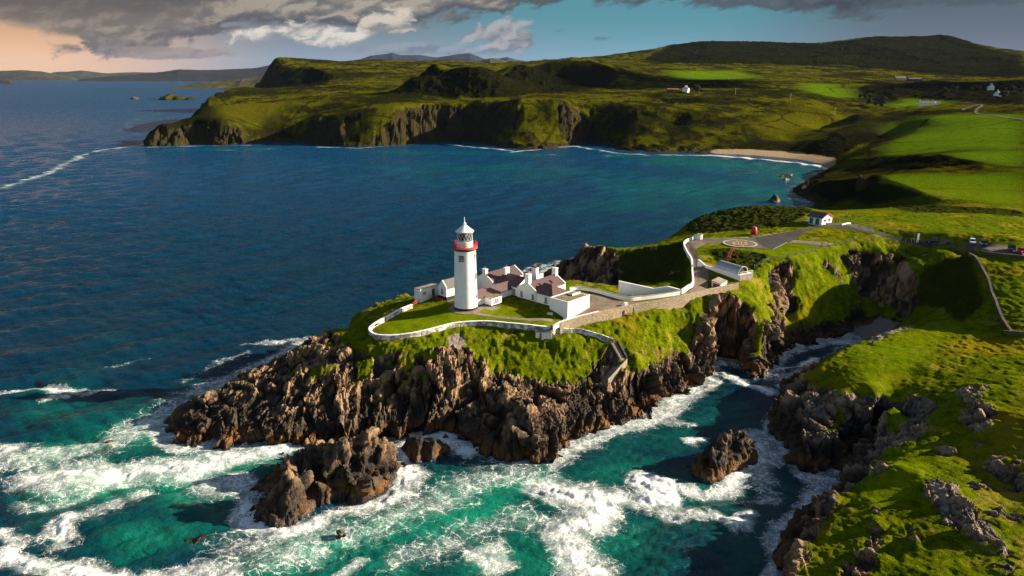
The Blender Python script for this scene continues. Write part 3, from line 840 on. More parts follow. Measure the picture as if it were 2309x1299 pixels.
quad = np.stack([idx[:-1, :-1], idx[:-1, 1:], idx[1:, 1:], idx[1:, :-1]], -1).reshape(-1, 4)
quad = quad[(quad >= 0).all(1)]
top = PD[quad, 2].max(1) > -1.6
quad = quad[top]
used = np.unique(quad)
remap = -np.ones(len(PD), np.int64)
remap[used] = np.arange(len(used))
smooth_f = rock[quad].mean(1) < .45
me = np_mesh('terrain', PD[used], remap[quad])
me.polygons.foreach_set('use_smooth', smooth_f)
add_attr(me, 'block', block[used])
cov = np.stack([grass, lush, np.clip(scrub_shade + dark, 0, 1), np.clip(sand, 0, 1)], 1)[used]
add_attr(me, 'cover', cov)
cov2 = np.stack([moor, grav, flat, far], 1)[used]
add_attr(me, 'cover_b', cov2)


def zt(x, y):
    """height of the finished land"""
    vcol = np.log(np.hypot(x, y))
    fv = np.interp(vcol, vf, np.arange(len(vf)))
    fu = (np.arctan2(x, y) - U0) / (U1 - U0) * (nu_f - 1)
    return bil(ZF, np.atleast_1d(fv), np.atleast_1d(fu))[0]


def rock_colour(t, pos, z, far_fac):
    """weathered gneiss: pale crowns, black lichen zone, rusty foot"""
    n1 = t.noise(pos, .16, 5, .6)
    n2 = t.noise(pos, .9, 5, .65)
    n3 = t.noise(pos, 4.0, 3, .6)
    blk = t.attr('block')
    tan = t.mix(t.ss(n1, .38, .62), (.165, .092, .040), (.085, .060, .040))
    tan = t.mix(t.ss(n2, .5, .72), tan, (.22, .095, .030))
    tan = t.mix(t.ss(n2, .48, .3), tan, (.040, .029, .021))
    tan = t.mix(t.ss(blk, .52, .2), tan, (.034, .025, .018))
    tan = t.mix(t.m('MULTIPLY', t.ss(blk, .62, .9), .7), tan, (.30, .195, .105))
    tan = t.mix(t.m('MULTIPLY', t.ss(t.sep(pos)[0], 48, 62), t.ss(t.sep(pos)[1], 175, 150, 0, .42)), tan, t.mix(t.ss(n2, .35, .65), (.045, .038, .032), (.27, .235, .20)))
    zz = t.m('ADD', z, t.m('MULTIPLY', t.m('SUBTRACT', n1, .5), 18.0))
    black = t.mix(n3, (.012, .009, .007), (.038, .027, .019))
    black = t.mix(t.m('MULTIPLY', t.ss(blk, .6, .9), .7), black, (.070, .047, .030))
    c = t.mix(t.ss(zz, 8.5, 3.5), tan, black)
    zo = t.m('ADD', z, t.m('MULTIPLY', t.m('SUBTRACT', n2, .5), 3.5))
    rust = t.mix(n3, (.05, .020, .006), (.21, .092, .020))
    c = t.mix(t.m('MULTIPLY', t.ss(zo, 3.4, 1.2), t.ss(n1, .38, .58)), c, rust)
    c = t.mix(t.ss(zo, .9, .2), c, (.022, .014, .010))
    return t.mix(far_fac, c, t.mix(n1, (.018, .017, .008), (.085, .066, .028)))


def land_material():
    m, t = new_mat('land')
    geo = t.n('ShaderNodeNewGeometry')
    pos = geo.outputs['Position']
    z = t.sep(pos)[2]
    ca = t.n('ShaderNodeAttribute', attribute_name='cover')
    cb = t.n('ShaderNodeAttribute', attribute_name='cover_b')
    gr, lu, sc = t.sepc(ca.outputs['Color'])[0:3]
    sa = ca.outputs['Alpha']
    mo, gv, fl = t.sepc(cb.outputs['Color'])[0:3]
    fa = cb.outputs['Alpha']
    nz = t.sep(geo.outputs['Normal'])[2]
    n_a = t.noise(pos, .045, 5, .6)
    n_b = t.noise(pos, .35, 5, .65)
    n_c = t.noise(pos, 1.6, 5, .7)
    n_far = t.noise(pos, .011, 6, .62)
    n_fb = t.noise(pos, .06, 5, .7)
    # grass
    g = t.mix(t.ss(n_b, .32, .68), (.028, .050, .001), (.128, .165, .002))
    g = t.mix(t.ss(n_c, .48, .75), g, (.205, .195, .006))
    g = t.mix(t.m('MULTIPLY', t.ss(n_c, .44, .28), .75), g, (.010, .020, .003))
    g = t.mix(t.ss(n_a, .52, .70), g, (.225, .17, .006))
    n_d = t.noise(t.vm('MULTIPLY', pos, (1.0, 1.6, 1.0)), 4.5, 3, .75)
    g = t.mix(t.ss(n_d, .5, .38, 0, .6), g, (.012, .026, .002))
    g = t.mix(t.ss(n_d, .56, .68, 0, .55), g, (.19, .19, .012))
    n_s = t.noise(pos, .11, 5, .7)
    g = t.mix(t.m('MULTIPLY', t.ss(n_s, .56, .66), t.ss(n_d, .35, .6)), g, (.27, .20, .035))
    # lawns and pasture
    lw = t.mix(t.ss(n_b, .3, .7), (.085, .140, .001), (.165, .205, .003))
    lw = t.mix(t.m('MULTIPLY', t.ss(n_c, .5, .8), .6), lw, (.17, .17, .006))
    g = t.mix(t.m('MULTIPLY', lu, .85), g, lw)
    # moor grass
    mg = t.mix(t.ss(n_b, .38, .62), (.050, .056, .003), (.235, .195, .006))
    mg = t.mix(t.ss(n_a, .6, .45), mg, (.085, .125, .003))
    g = t.mix(t.m('MULTIPLY', mo, .85), g, mg)
    # far country: grass, heather and bracken in patches
    fg = t.mix(t.ss(n_far, .42, .56), (.014, .017, .002), (.092, .092, .001))
    fg = t.mix(t.ss(n_fb, .45, .60), fg, t.mix(n_far, (.010, .010, .003), (.034, .022, .008)))
    fg = t.mix(t.m('MULTIPLY', t.ss(n_fb, .42, .3), .7), fg, (.042, .078, .002))
    fg = t.mix(t.m('MULTIPLY', lu, .9), fg, t.mix(n_fb, (.070, .155, .001), (.135, .220, .003)))
    fg = t.mix(t.m('MULTIPLY', mo, .75), fg, t.mix(n_fb, (.055, .058, .002), (.15, .13, .003)))
    fg = t.mix(t.m('MULTIPLY', t.ss(t.noise(pos, .16, 4, .7), .52, .66), .45), fg, (.030, .040, .003))
    fg = t.mix(t.m('MULTIPLY', t.ss(t.voro(t.vm('MULTIPLY', pos, (.010, .016, 0)), 1.0, 'DISTANCE_TO_EDGE'), .022, .010), t.ss(n_far, .35, .5, .15, .6)), fg, (.008, .012, .003))
    g = t.mix(fa, g, fg)
    # gorse and heather; the same dark tone paints shaded slopes and cloud-shaded hills
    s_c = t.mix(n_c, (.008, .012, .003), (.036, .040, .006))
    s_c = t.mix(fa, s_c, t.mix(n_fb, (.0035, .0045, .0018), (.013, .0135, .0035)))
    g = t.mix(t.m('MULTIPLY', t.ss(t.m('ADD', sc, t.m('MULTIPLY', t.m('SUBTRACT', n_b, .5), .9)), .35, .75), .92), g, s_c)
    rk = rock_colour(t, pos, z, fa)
    gm = t.m('ADD', gr, t.m('MULTIPLY', t.m('SUBTRACT', n_c, .5), .9))
    gm = t.m('ADD', gm, t.m('MULTIPLY', t.m('SUBTRACT', n_b, .5), .5))
    gm = t.m('ADD', gm, t.m('MULTIPLY', t.m('SUBTRACT', nz, .62), .7))
    gm = t.ss(gm, .38, .6)
    gm = t.m('MAXIMUM', gm, fl)
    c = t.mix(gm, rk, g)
    # bare stone showing through turf
    st = t.m('MULTIPLY', t.ss(t.noise(pos, .55, 6, .7), .66, .72), t.m('SUBTRACT', 1.0, t.m('MAXIMUM', fl, fa)))
    c = t.mix(t.m('MULTIPLY', st, t.m('SUBTRACT', 1.0, t.m('MULTIPLY', lu, .9))), c, (.24, .21, .19))
    c = t.mix(t.ss(t.m('ADD', gv, t.m('MULTIPLY', t.m('SUBTRACT', n_c, .5), .6)), .4, .6), c, t.mix(n_c, (.09, .075, .06), (.33, .27, .22)))
    c = t.mix(t.ss(sa, .3, .6), c, (.46, .33, .20))
    h = t.m('ADD', t.m('MULTIPLY', t.noise(pos, 2.2, 6, .7), .55), t.m('MULTIPLY', t.m('SUBTRACT', 1.0, t.ss(t.voro(t.vm('MULTIPLY', pos, (1.5, 1.0, .55)), .9, 'DISTANCE_TO_EDGE'), 0, .12)), -.35))
    hg = t.m('ADD', t.m('MULTIPLY', t.noise(pos, 3.0, 5, .75), .8), t.m('MULTIPLY', n_d, .5))
    hh = t.mix(gm, h, hg)
    nrm = t.bump(hh, .9, t.m('ADD', .35, t.m('MULTIPLY', fa, 2.5)))
    rough = t.m('SUBTRACT', .95, t.m('MULTIPLY', t.ss(z, 2.5, .2), .5))
    finish(t, c, rough, nrm, t.m('MULTIPLY', t.m('SUBTRACT', 1.0, t.m('MAXIMUM', gm, fa)), .22))
    return m


M_LAND = land_material()
terrain = link('terrain', me, M_LAND)
tag(terrain, kind='structure')
print('terrain', len(used))
# ------------------------------------------------------------------ the sea
def seg_field(px_lines, X, Y, zz=0.0):
    out = np.zeros(X.shape, np.float32)
    for pts, wid, amp in px_lines:
        w = [U(p[0], p[1], zz) for p in pts]
        if len(w) == 1:
            w = w * 2
        d = np.full(X.shape, 1e9, np.float32)
        for a, b in zip(w[:-1], w[1:]):
            ab = b[:2] - a[:2]
            L2 = max(ab @ ab, 1e-6)
            t = np.clip(((X - a[0]) * ab[0] + (Y - a[1]) * ab[1]) / L2, 0, 1)
            d = np.minimum(d, np.hypot(X - a[0] - t * ab[0], Y - a[1] - t * ab[1]))
        out = np.maximum(out, amp * np.exp(-(d / wid) ** 2 * 1.2))
    return out


FOAM = [([(640, 1012), (540, 1030), (450, 1052), (330, 1062), (220, 1075), (90, 1078)], 6.5, 1.0), ([(470, 880), (390, 930), (310, 965), (220, 1005), (100, 1025), (0, 1040)], 8, .62),
        ([(700, 765), (640, 800), (560, 838), (470, 885), (420, 930)], 4.5, .62), ([(0, 888), (90, 875), (165, 882)], 2.6, .85), ([(90, 905), (140, 895)], 1.5, .7), ([(180, 885), (270, 875)], 1.5, .5),
        ([(0, 1265), (60, 1272), (140, 1290), (260, 1310)], 3.0, 1.0), ([(0, 1215), (30, 1240)], 3, .7), ([(150, 1215), (165, 1180)], 3.5, 1.0), ([(110, 1215), (200, 1165), (320, 1120)], 4, .62), ([(60, 1145), (200, 1110)], 3.5, .5),
        ([(330, 1299), (460, 1285), (520, 1290)], 3, .8), ([(0, 1010), (45, 1005)], 3.5, .95), ([(555, 1150), (630, 1195), (700, 1180), (740, 1150), (860, 1125), (930, 1070), (900, 1020), (940, 1000), (1010, 985), (1070, 1020)], 3.6, 1.0),
        ([(700, 1015), (760, 1020)], 3, .9), ([(520, 1235), (680, 1215), (830, 1190), (960, 1130), (1080, 1075), (1180, 1062)], 8, .50), ([(560, 1120), (500, 1090)], 6, .7),
        ([(1225, 1090), (1290, 1112), (1350, 1130), (1330, 1165), (1270, 1190)], 5.5, 1.05), ([(1440, 1088), (1495, 1098), (1512, 1130), (1445, 1128), (1475, 1110)], 3.8, 1.45), ([(1380, 1130), (1530, 1160), (1570, 1160)], 2.2, .8),
        ([(1250, 1210), (1290, 1250), (1330, 1290)], 4.5, .95), ([(1080, 1240), (1120, 1280)], 3.5, .85), ([(900, 1260), (1050, 1200), (1200, 1170)], 6, .44), ([(760, 1299), (800, 1270)], 2, .7), ([(600, 1270), (720, 1250)], 4, .55),
        ([(1548, 1100), (1600, 1115), (1660, 1085), (1715, 1040), (1700, 980)], 2.8, .9), ([(1560, 995), (1590, 990)], 2.3, 1.0), ([(1630, 838), (1665, 850), (1690, 870), (1730, 882)], 2.2, 1.05), ([(1845, 812), (1800, 828), (1760, 834)], 1.6, .95),
        ([(1730, 985), (1745, 1040), (1720, 1080)], 4, .62), ([(1700, 1130), (1730, 1100)], 3, .5), ([(1605, 1165), (1650, 1190), (1700, 1170), (1690, 1195)], 2.0, .9), ([(1740, 1299), (1765, 1215), (1830, 1120)], 3, .8),
        ([(1250, 1045), (1310, 1000), (1400, 972), (1470, 955), (1560, 893), (1610, 850)], 3.2, .72), ([(1500, 945), (1540, 915)], 3, .5), ([(1850, 775), (1900, 772)], 4, .7), ([(1480, 955), (1570, 958)], 1.6, .7),
        ([(560, 775), (650, 762), (690, 770)], 3, .55), ([(240, 830), (330, 805)], 2.0, .35), ([(430, 850), (560, 800)], 3, .38),
        ([(1215, 604), (1270, 590)], 4, .5), ([(1170, 612), (1215, 596)], 2, .4),
        ([(0, 422), (60, 405), (105, 392), (140, 372), (175, 352), (230, 338), (290, 332)], 9, .66), ([(320, 332), (420, 330), (560, 328)], 8, .62), ([(480, 338), (560, 342), (615, 334)], 5, .6), ([(640, 330), (740, 332)], 6, .6),
        ([(720, 331), (800, 334), (900, 328), (1000, 324), (1080, 333), (1150, 341)], 6, .74), ([(1150, 343), (1300, 330), (1400, 346), (1500, 350), (1600, 350)], 7, .74), ([(1215, 349), (1250, 350)], 4, .6), ([(1360, 352), (1420, 350)], 5, .6),
        ([(1598, 350), (1700, 356), (1790, 365), (1850, 377), (1868, 384)], 6, 1.0), ([(0, 265), (130, 260), (200, 270)], 22, .33), ([(385, 248), (310, 268), (265, 300)], 18, .45), ([(20, 310), (150, 300)], 25, .22),
        ([(1800, 452), (1822, 458)], 6, .6), ([(1748, 403), (1800, 400)], 5, .4)]
AER = [([(620, 1030), (450, 1060), (300, 1080), (150, 1090)], 14, .9), ([(470, 900), (330, 970), (180, 1010)], 16, .75), ([(300, 1225), (420, 1200)], 9, .70), ([(700, 1235), (900, 1180), (1100, 1150)], 14, .95), ([(1000, 1120), (1200, 1080)], 12, .95),
       ([(1100, 1250), (1400, 1250)], 16, .7), ([(600, 1270), (900, 1280)], 12, .8), ([(1300, 1060), (1420, 1050)], 9, .6), ([(500, 1150), (420, 1100)], 12, .7), ([(1500, 1150), (1650, 1230)], 14, .35), ([(1760, 1150), (1720, 1250)], 8, .4), ([(150, 900), (200, 940), (300, 900)], 14, .45),
       ([(100, 1180), (250, 1150)], 12, .4), ([(1350, 1010), (1500, 960), (1600, 870)], 10, .42), ([(1500, 1000), (1640, 920), (1700, 1000), (1720, 1100), (1620, 1130), (1500, 1080)], 12, .46), ([(1700, 1180), (1640, 1280)], 12, .5),
       ([(1560, 365), (1700, 375), (1800, 395)], 60, .8), ([(1400, 352), (1560, 352)], 26, .6), ([(400, 338), (600, 336)], 16, .5), ([(800, 340), (1200, 350)], 22, .5), ([(1500, 420), (1750, 440)], 80, .55), ([(1000, 380), (1400, 400), (1650, 480)], 110, .34)]


def make_sea():
    us = np.linspace(U0 - .1, U1 + .1, 820)
    vs = np.concatenate([np.arange(math.log(60), math.log(560), .0023), np.arange(math.log(560), math.log(2000), .0042), np.arange(math.log(2000), math.log(26000), .02)])
    R = np.exp(vs)[:, None] + 0 * us[None]
    X, Y = R * np.sin(us)[None], R * np.cos(us)[None]
    cu, cv = cell(X, Y)
    landd = bil(blur(land.astype(float), 2, 1), cv, cu)
    inside = (cu > 0) & (cu < NU - 1) & (cv > 0) & (cv < NV - 1)
    keep = ~((landd > .97) & (bil(HCs, cv, cu) > 3.0) & inside)
    idx = -np.ones(keep.shape, np.int64)
    sel = np.flatnonzero(keep.ravel())
    idx.ravel()[sel] = np.arange(len(sel))
    x, y, rr = X.ravel()[sel], Y.ravel()[sel], R.ravel()[sel]
    p2 = np.stack([x, y, 0 * x], 1)
    # closeness to the shore
    lb = blur(land.astype(float), 4, 2)
    shore = np.clip(bil(lb, cv, cu).ravel()[sel] * 2.0, 0, 1) * inside.ravel()[sel]
    near = rr < 340
    wobble = np.stack([fbm(p2, 9, 3, s=201), fbm(p2, 9, 3, s=203)], 1) * np.where(near, 3.2, 0.0)[:, None] + np.stack([fbm(p2, 60, 3, s=205), fbm(p2, 60, 3, s=207)], 1) * np.where(near, 0, 9.0)[:, None]
    foam = seg_field(FOAM, x + wobble[:, 0], y + wobble[:, 1])
    aer = seg_field(AER, x + 1.5 * wobble[:, 0], y + 1.5 * wobble[:, 1])
    expo = np.where(near, .62, .30) + .3 * fbm(p2, 22, 3, s=209)
    foam = np.maximum(foam, sstep(shore, .25, .95) * expo)
    aer = np.clip(np.maximum(aer, foam * .55) + .25 * fbm(p2, 25, 3, s=211), 0, 1.2)
    # waves
    z = np.zeros(len(x))
    dx = np.zeros(len(x))
    dy = np.zeros(len(x))
    rng = np.random.default_rng(3)
    dvr = np.gradient(vs)
    space = rr * np.maximum(.0026, np.interp(np.log(rr), vs, blur(dvr[:, None], 12, 2)[:, 0] * 1.25))
    for k in range(44):
        lam = 1.6 * (26 / 1.6) ** (k / 43.0)
        a = rng.normal(0, .42)
        d = np.array([.34 * math.cos(a) + .94 * math.sin(a), -.94 * math.cos(a) + .34 * math.sin(a)])
        amp = .0165 * lam * (1.0 if lam < 7 else .55) * rng.uniform(.6, 1.2)
        ph = rng.uniform(0, 6.28)
        w = sstep(lam / space, 2.5, 5.0)
        k0 = 2 * math.pi / lam
        arg = k0 * (x * d[0] + y * d[1]) + ph
        s_, c_ = np.sin(arg), np.cos(arg)
        gust = 1.0
        z += amp * w * s_ * gust
        dx += -amp * .8 * w * c_ * d[0]
        dy += -amp * .8 * w * c_ * d[1]
    gust = .75 + .5 * fbm(p2, 35, 3, s=221)
    calm = 1 - .45 * shore
    z = z * gust * calm
    # breaking water stands higher
    heap = sstep(foam, .7, 1.15) * np.where(near, 1, 0)
    z += heap * (.28 + .38 * fbm(p2, 2.6, 3, s=223) + .22 * fbm(p2, .9, 2, s=225))
    V = np.stack([x + dx * gust * calm, y + dy * gust * calm, z], 1)
    quad = np.stack([idx[:-1, :-1], idx[:-1, 1:], idx[1:, 1:], idx[1:, :-1]], -1).reshape(-1, 4)
    quad = quad[(quad >= 0).all(1)]
    me = np_mesh('sea', V, quad)
    add_attr(me, 'foam', foam)
    add_attr(me, 'aer', aer)
    m, t = new_mat('sea_water')
    geo = t.n('ShaderNodeNewGeometry')
    pos = geo.outputs['Position']
    px_, py_, pz_ = t.sep(pos)[0:3]
    fo, ae = t.attr('foam'), t.attr('aer')
    rad = t.vm('LENGTH', pos)
    rad = rad.node.outputs['Value']
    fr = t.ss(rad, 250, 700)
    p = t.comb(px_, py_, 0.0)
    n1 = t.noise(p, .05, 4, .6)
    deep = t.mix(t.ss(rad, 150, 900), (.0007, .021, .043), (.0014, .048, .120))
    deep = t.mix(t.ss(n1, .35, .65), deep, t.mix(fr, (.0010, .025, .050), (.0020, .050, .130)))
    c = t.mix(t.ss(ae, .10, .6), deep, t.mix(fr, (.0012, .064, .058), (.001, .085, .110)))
    c = t.mix(t.ss(ae, .5, 1.05), c, t.mix(fr, (.006, .205, .125), (.002, .11, .11)))
    # foam: lacy nets that close up into solid white water
    wv = t.noise(p, .35, 4, .6, out=1)
    pw = t.vm('ADD', p, t.vm('SCALE', t.vm('SUBTRACT', wv, (.5, .5, .5)), 4.2))
    pw = t.vm('MULTIPLY', pw, (.8, 1.15, 1.0))
    wv2 = t.noise(p, 1.5, 3, .6, out=1)
    pw = t.vm('ADD', pw, t.vm('SCALE', t.vm('SUBTRACT', wv2, (.5, .5, .5)), .7))
    v1 = t.voro(pw, .33, 'DISTANCE_TO_EDGE')
    v2 = t.voro(pw, .95, 'DISTANCE_TO_EDGE')
    nb = t.noise(p, .28, 5, .65)
    nc = t.noise(p, 1.3, 5, .7)
    nd = t.noise(pw, 2.6, 4, .7)
    ne = t.noise(p, .11, 4, .6)
    I = t.m('ADD', fo, t.m('MULTIPLY', t.m('SUBTRACT', nb, .5), t.m('ADD', .25, t.m('MULTIPLY', fo, .9))))
    I = t.m('ADD', I, t.m('MULTIPLY', t.m('SUBTRACT', ne, .5), .35))
    wd = t.m('MULTIPLY', I, t.m('ADD', .02, t.m('MULTIPLY', t.ss(nc, .42, .7), .11)))
    l1 = t.ss(v1, t.m('ADD', wd, .015), t.m('MULTIPLY', wd, .3))
    l2 = t.ss(v2, t.m('ADD', wd, .02), t.m('MULTIPLY', wd, .3))
    v3 = t.voro(pw, 2.1, 'DISTANCE_TO_EDGE')
    l3 = t.ss(v3, t.m('ADD', wd, .03), t.m('MULTIPLY', wd, .4))
    lace = t.m('MAXIMUM', t.m('MULTIPLY', l1, t.ss(I, .14, .42, 0, 1.)), t.m('MULTIPLY', l2, t.ss(I, .24, .55, 0, 1.)))
    lace = t.m('MAXIMUM', lace, t.m('MULTIPLY', l3, t.ss(I, .32, .66, 0, .85)))
    lace = t.m('MULTIPLY', lace, t.ss(nb, .32, .58, .25, 1.0))
    solid = t.ss(t.m('ADD', I, t.m('ADD', t.m('MULTIPLY', t.m('SUBTRACT', nc, .5), 1.0), t.m('MULTIPLY', t.m('SUBTRACT', nd, .5), .9))), .74, .98)
    veil = t.m('MULTIPLY', t.ss(t.m('ADD', I, t.m('MULTIPLY', t.m('SUBTRACT', nc, .5), .5)), .25, .9), .40)
    near_f = t.m('MAXIMUM', t.m('MAXIMUM', lace, solid), veil)
    # far off only streaks are left
    st = t.noise(t.vm('MULTIPLY', p, (.05, .11, 1)), 1.0, 6, .75)
    far_f = t.m('MULTIPLY', t.ss(t.m('ADD', fo, t.m('MULTIPLY', t.m('SUBTRACT', st, .5), 1.5)), .48, 1.0), .7)
    f = t.m('ADD', t.m('MULTIPLY', near_f, t.m('SUBTRACT', 1.0, fr)), t.m('MULTIPLY', far_f, fr))
    # small whitecaps
    wc = t.ss(t.noise(t.vm('MULTIPLY', p, (.16, .42, 1)), 1.0, 5, .75), .76, .83)
    f = t.m('MAXIMUM', f, t.m('MULTIPLY', wc, t.ss(rad, 500, 200, .0, .55)))
    ripple = t.noise(t.vm('MULTIPLY', p, (.55, 1.0, 1)), 1.3, 5, .68)
    swell = t.noise(t.vm('MULTIPLY', p, (.45, 1.0, 1)), .34, 5, .68)
    hgt = t.m('ADD', t.m('MULTIPLY', ripple, .55), t.m('MULTIPLY', swell, t.ss(rad, 200, 900, .6, 3.2)))
    fine = t.noise(t.vm('MULTIPLY', p, (.40, .95, 1)), .62, 4, .72)
    hgt = t.m('ADD', hgt, t.m('MULTIPLY', fine, t.ss(rad, 180, 420, .5, 1.5)))
    nrm = t.bump(hgt, 1.0, .75)
    nf = t.bump(t.m('ADD', t.m('MULTIPLY', nc, .6), t.m('MULTIPLY', nb, .6)), .8, .5)
    w_ = t.n('ShaderNodeBsdfPrincipled')
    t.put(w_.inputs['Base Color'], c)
    t.put(w_.inputs['Roughness'], t.ss(rad, 300, 2500, .12, .30))
    w_.inputs['IOR'].default_value = 1.333
    w_.inputs['Specular IOR Level'].default_value = .32
    t.l(nrm, w_.inputs['Normal'])
    fb = t.n('ShaderNodeBsdfDiffuse')
    t.put(fb.inputs[0], (.74, .76, .74))
    t.l(nf, fb.inputs['Normal'])
    mx = t.n('ShaderNodeMixShader')
    t.l(f, mx.inputs[0])
    t.l(w_.outputs[0], mx.inputs[1])
    t.l(fb.outputs[0], mx.inputs[2])
    o = t.n('ShaderNodeOutputMaterial')
    t.l(mx.outputs[0], o.inputs[0])
    s = link('sea', me, m)
    tag(s, kind='structure')
    print('sea', len(V))


make_sea()
# ------------------------------------------------------------------ rocks standing in the sea
def rock_material(name='sea_rock'):
    m, t = new_mat(name)
    geo = t.n('ShaderNodeNewGeometry')
    pos = geo.outputs['Position']
    z = t.sep(pos)[2]
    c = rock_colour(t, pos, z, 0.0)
    h = t.m('ADD', t.m('MULTIPLY', t.noise(pos, 2.2, 6, .7), .55), t.m('MULTIPLY', t.m('SUBTRACT', 1.0, t.ss(t.voro(t.vm('MULTIPLY', pos, (1.5, 1.0, .55)), .9, 'DISTANCE_TO_EDGE'), 0, .12)), -.35))
    finish(t, c, t.m('SUBTRACT', .92, t.m('MULTIPLY', t.ss(z, 2.0, .2), .5)), t.bump(h, .9, .35), .3)
    return m


M_ROCK = rock_material()


def sea_stack(outline, lines, res, label, cat='rock', amp=1.0, name='sea_rock', mat=None, group=None, dz=0.0, soft=False):
    """a rock rising from the sea; outline and lines are measured points"""
    o = np.array([U(p[0], p[1], 0.0) if len(p) == 2 else UD(*p) for p in outline])
    c = o[:, :2].mean(0)
    lo, hi = o[:, :2].min(0) - 4 * res, o[:, :2].max(0) + 4 * res
    n = np.ceil((hi - lo) / res).astype(int) + 1
    to = lambda x, y: ((x - lo[0]) / res, (y - lo[1]) / res)
    ins = fill_poly((n[1], n[0]), np.array([to(p[0], p[1]) for p in o]))
    fx = ~ins
    vl = np.where(blur(ins.astype(float), 1, 1) > 0, -.35 * max(1, res), -3.0 * max(1, res))
    for ln in lines:
        w = [U(*p) if not isinstance(p, np.ndarray) else p for p in ln]
        if len(w) == 1:
            w = w * 2
        for a, b in zip(w[:-1], w[1:]):
            k = int(np.linalg.norm(b - a) / res * 2) + 2
            for s in np.linspace(0, 1, k):
                p = a + (b - a) * s
                x, y = to(p[0], p[1])
                x, y = int(round(x)), int(round(y))
                if 0 <= x < n[0] and 0 <= y < n[1] and ins[y, x]:
                    fx[y, x] = True
                    vl[y, x] = p[2]
    H = blur(solve(fx, vl), 1, 1)
    gx, gy = np.meshgrid(lo[0] + res * np.arange(n[0]), lo[1] + res * np.arange(n[1]))
    P = np.stack([gx, gy, H], -1)
    nn = np.cross(np.gradient(P, axis=1), np.gradient(P, axis=0))
    nn /= np.linalg.norm(nn, axis=-1, keepdims=True)
    p = P.reshape(-1, 3)
    s = max(1.0, res / .3)
    f1, e1 = facets(p + 1.5 * fbm(p, 8, 2, s=41)[:, None], strata(5.5 * s), 1, 2.3)
    f2, e2 = facets(p, strata(2.6 * s, 42, 34), 2, 2.4)
    f3, e3 = facets(p, strata(1.1 * s, 30, 25), 3, 2.2)
    bn = np.array([.80, -.28, .53]) / np.linalg.norm([.80, -.28, .53])
    bd = p @ bn / s + .5 * fbm(p, 7 * s, 2, s=25)
    bed = .7 * ((bd / 2.1) % 1 - .5) + .35 * ((bd / .8) % 1 - .5)
    d = amp * s * (bed + 1.9 * f1 + .95 * f2 + .36 * f3 - .6 * (1 - sstep(e1, 0, .1)) - .25 * (1 - sstep(e2, 0, .1)))
    d *= sstep(p[:, 2], -2, 2.0) * .8 + .2
    V = p + nn.reshape(-1, 3) * d[:, None] - np.array([c[0], c[1], 0])
    ii = np.arange(n[0] * n[1]).reshape(n[1], n[0])
    q = np.stack([ii[:-1, :-1], ii[:-1, 1:], ii[1:, 1:], ii[1:, :-1]], -1).reshape(-1, 4)
    q = q[V[q, 2].max(1) > -1.3 * max(1, res)]
    used = np.unique(q)
    rm = -np.ones(len(V), np.int64)
    rm[used] = np.arange(len(used))
    me = np_mesh(name, V[used], rm[q], smooth=soft)
    add_attr(me, 'block', np.clip(.5 + .6 * f2 + .3 * f1, 0, 1)[used])
    if mat is M_LAND:
        one = np.ones(len(used))
        add_attr(me, 'cover', np.stack([one * sstep(V[used, 2], 2, 6), 0 * one, 0 * one, 0 * one], 1))
        add_attr(me, 'cover_b', np.stack([.4 * one, 0 * one, 0 * one, one], 1))
    ob = link(name, me, mat or M_ROCK)
    ob.location = (c[0], c[1], dz)
    tag(ob, label, cat, group)
    return ob


sea_stack([(546, 1148), (575, 1178), (640, 1187), (690, 1174), (714, 1136), (740, 1142), (800, 1134), (850, 1112), (888, 1084), (924, 1056), (908, 1034), (880, 1006), (860, 985), (800, 985), (740, 1000), (690, 1012), (650, 1020), (610, 1050), (575, 1090)],
          [[(648, 1034, 9.2), (640, 1065, 7.8), (668, 1105, 5), (655, 1150, 1.6)], [(600, 1105, 3)], [(706, 1062, 3.6), (715, 1112, .6)], [(690, 1016, 5.2), (770, 1000, 8.6), (828, 970, 9.6), (862, 1010, 6.8)], [(770, 1040, 6.5), (800, 1090, 3.5)], [(850, 1075, 3.2)], [(890, 1045, 2.8)]],
          .28, 'big dark twin-peaked rock with rusty orange foot standing in white surf below the headland')
sea_stack([(898, 1004), (915, 1032), (950, 1046), (985, 1042), (1022, 1022), (1004, 1000), (955, 984), (905, 988)], [[(920, 990, 3.4), (950, 988, 4.2), (1000, 1000, 2.8)]], .28, 'low brown rock in the surf between the twin-peaked rock and the headland', amp=.7)
sea_stack([(738, 1216), (765, 1222), (795, 1203), (793, 1186), (765, 1178), (745, 1196)], [[(755, 1195, 2.2), (778, 1182, 2.9)]], .22, 'small rust-brown rock in foam just below the twin-peaked rock', amp=.5)
sea_stack([(1548, 1070), (1558, 1090), (1610, 1088), (1650, 1074), (1700, 1048), (1718, 1020), (1706, 996), (1660, 985), (1610, 1005), (1575, 1030), (1546, 1052)], [[(1580, 1028, 3.8), (1612, 1002, 5.8), (1652, 970, 7.3), (1682, 976, 6.2), (1702, 1008, 3)], [(1600, 1060, 2.6), (1660, 1040, 3.2)]],
          .28, 'large lone rock with a lit grassy-tan crown in the channel below the right-hand cliffs', amp=.8)
sea_stack([(148, 1222), (168, 1226), (180, 1212), (165, 1202), (150, 1208)], [[(163, 1212, .8)]], .2, 'tiny orange rock washed by a ring of foam in the lower left sea', amp=.35)
sea_stack([(400, 1226), (440, 1232), (472, 1212), (450, 1200), (415, 1208)], [[(420, 1214, .3), (455, 1208, .5)]], .25, 'dark half-drowned rock in green water below the emerald patch', amp=.3)
sea_stack([(208, 1018), (230, 1012), (262, 996), (258, 988), (232, 997)], [[(225, 1006, .5), (255, 992, .7)]], .25, 'narrow slanting reef in the foam left of the headland tip', amp=.3)
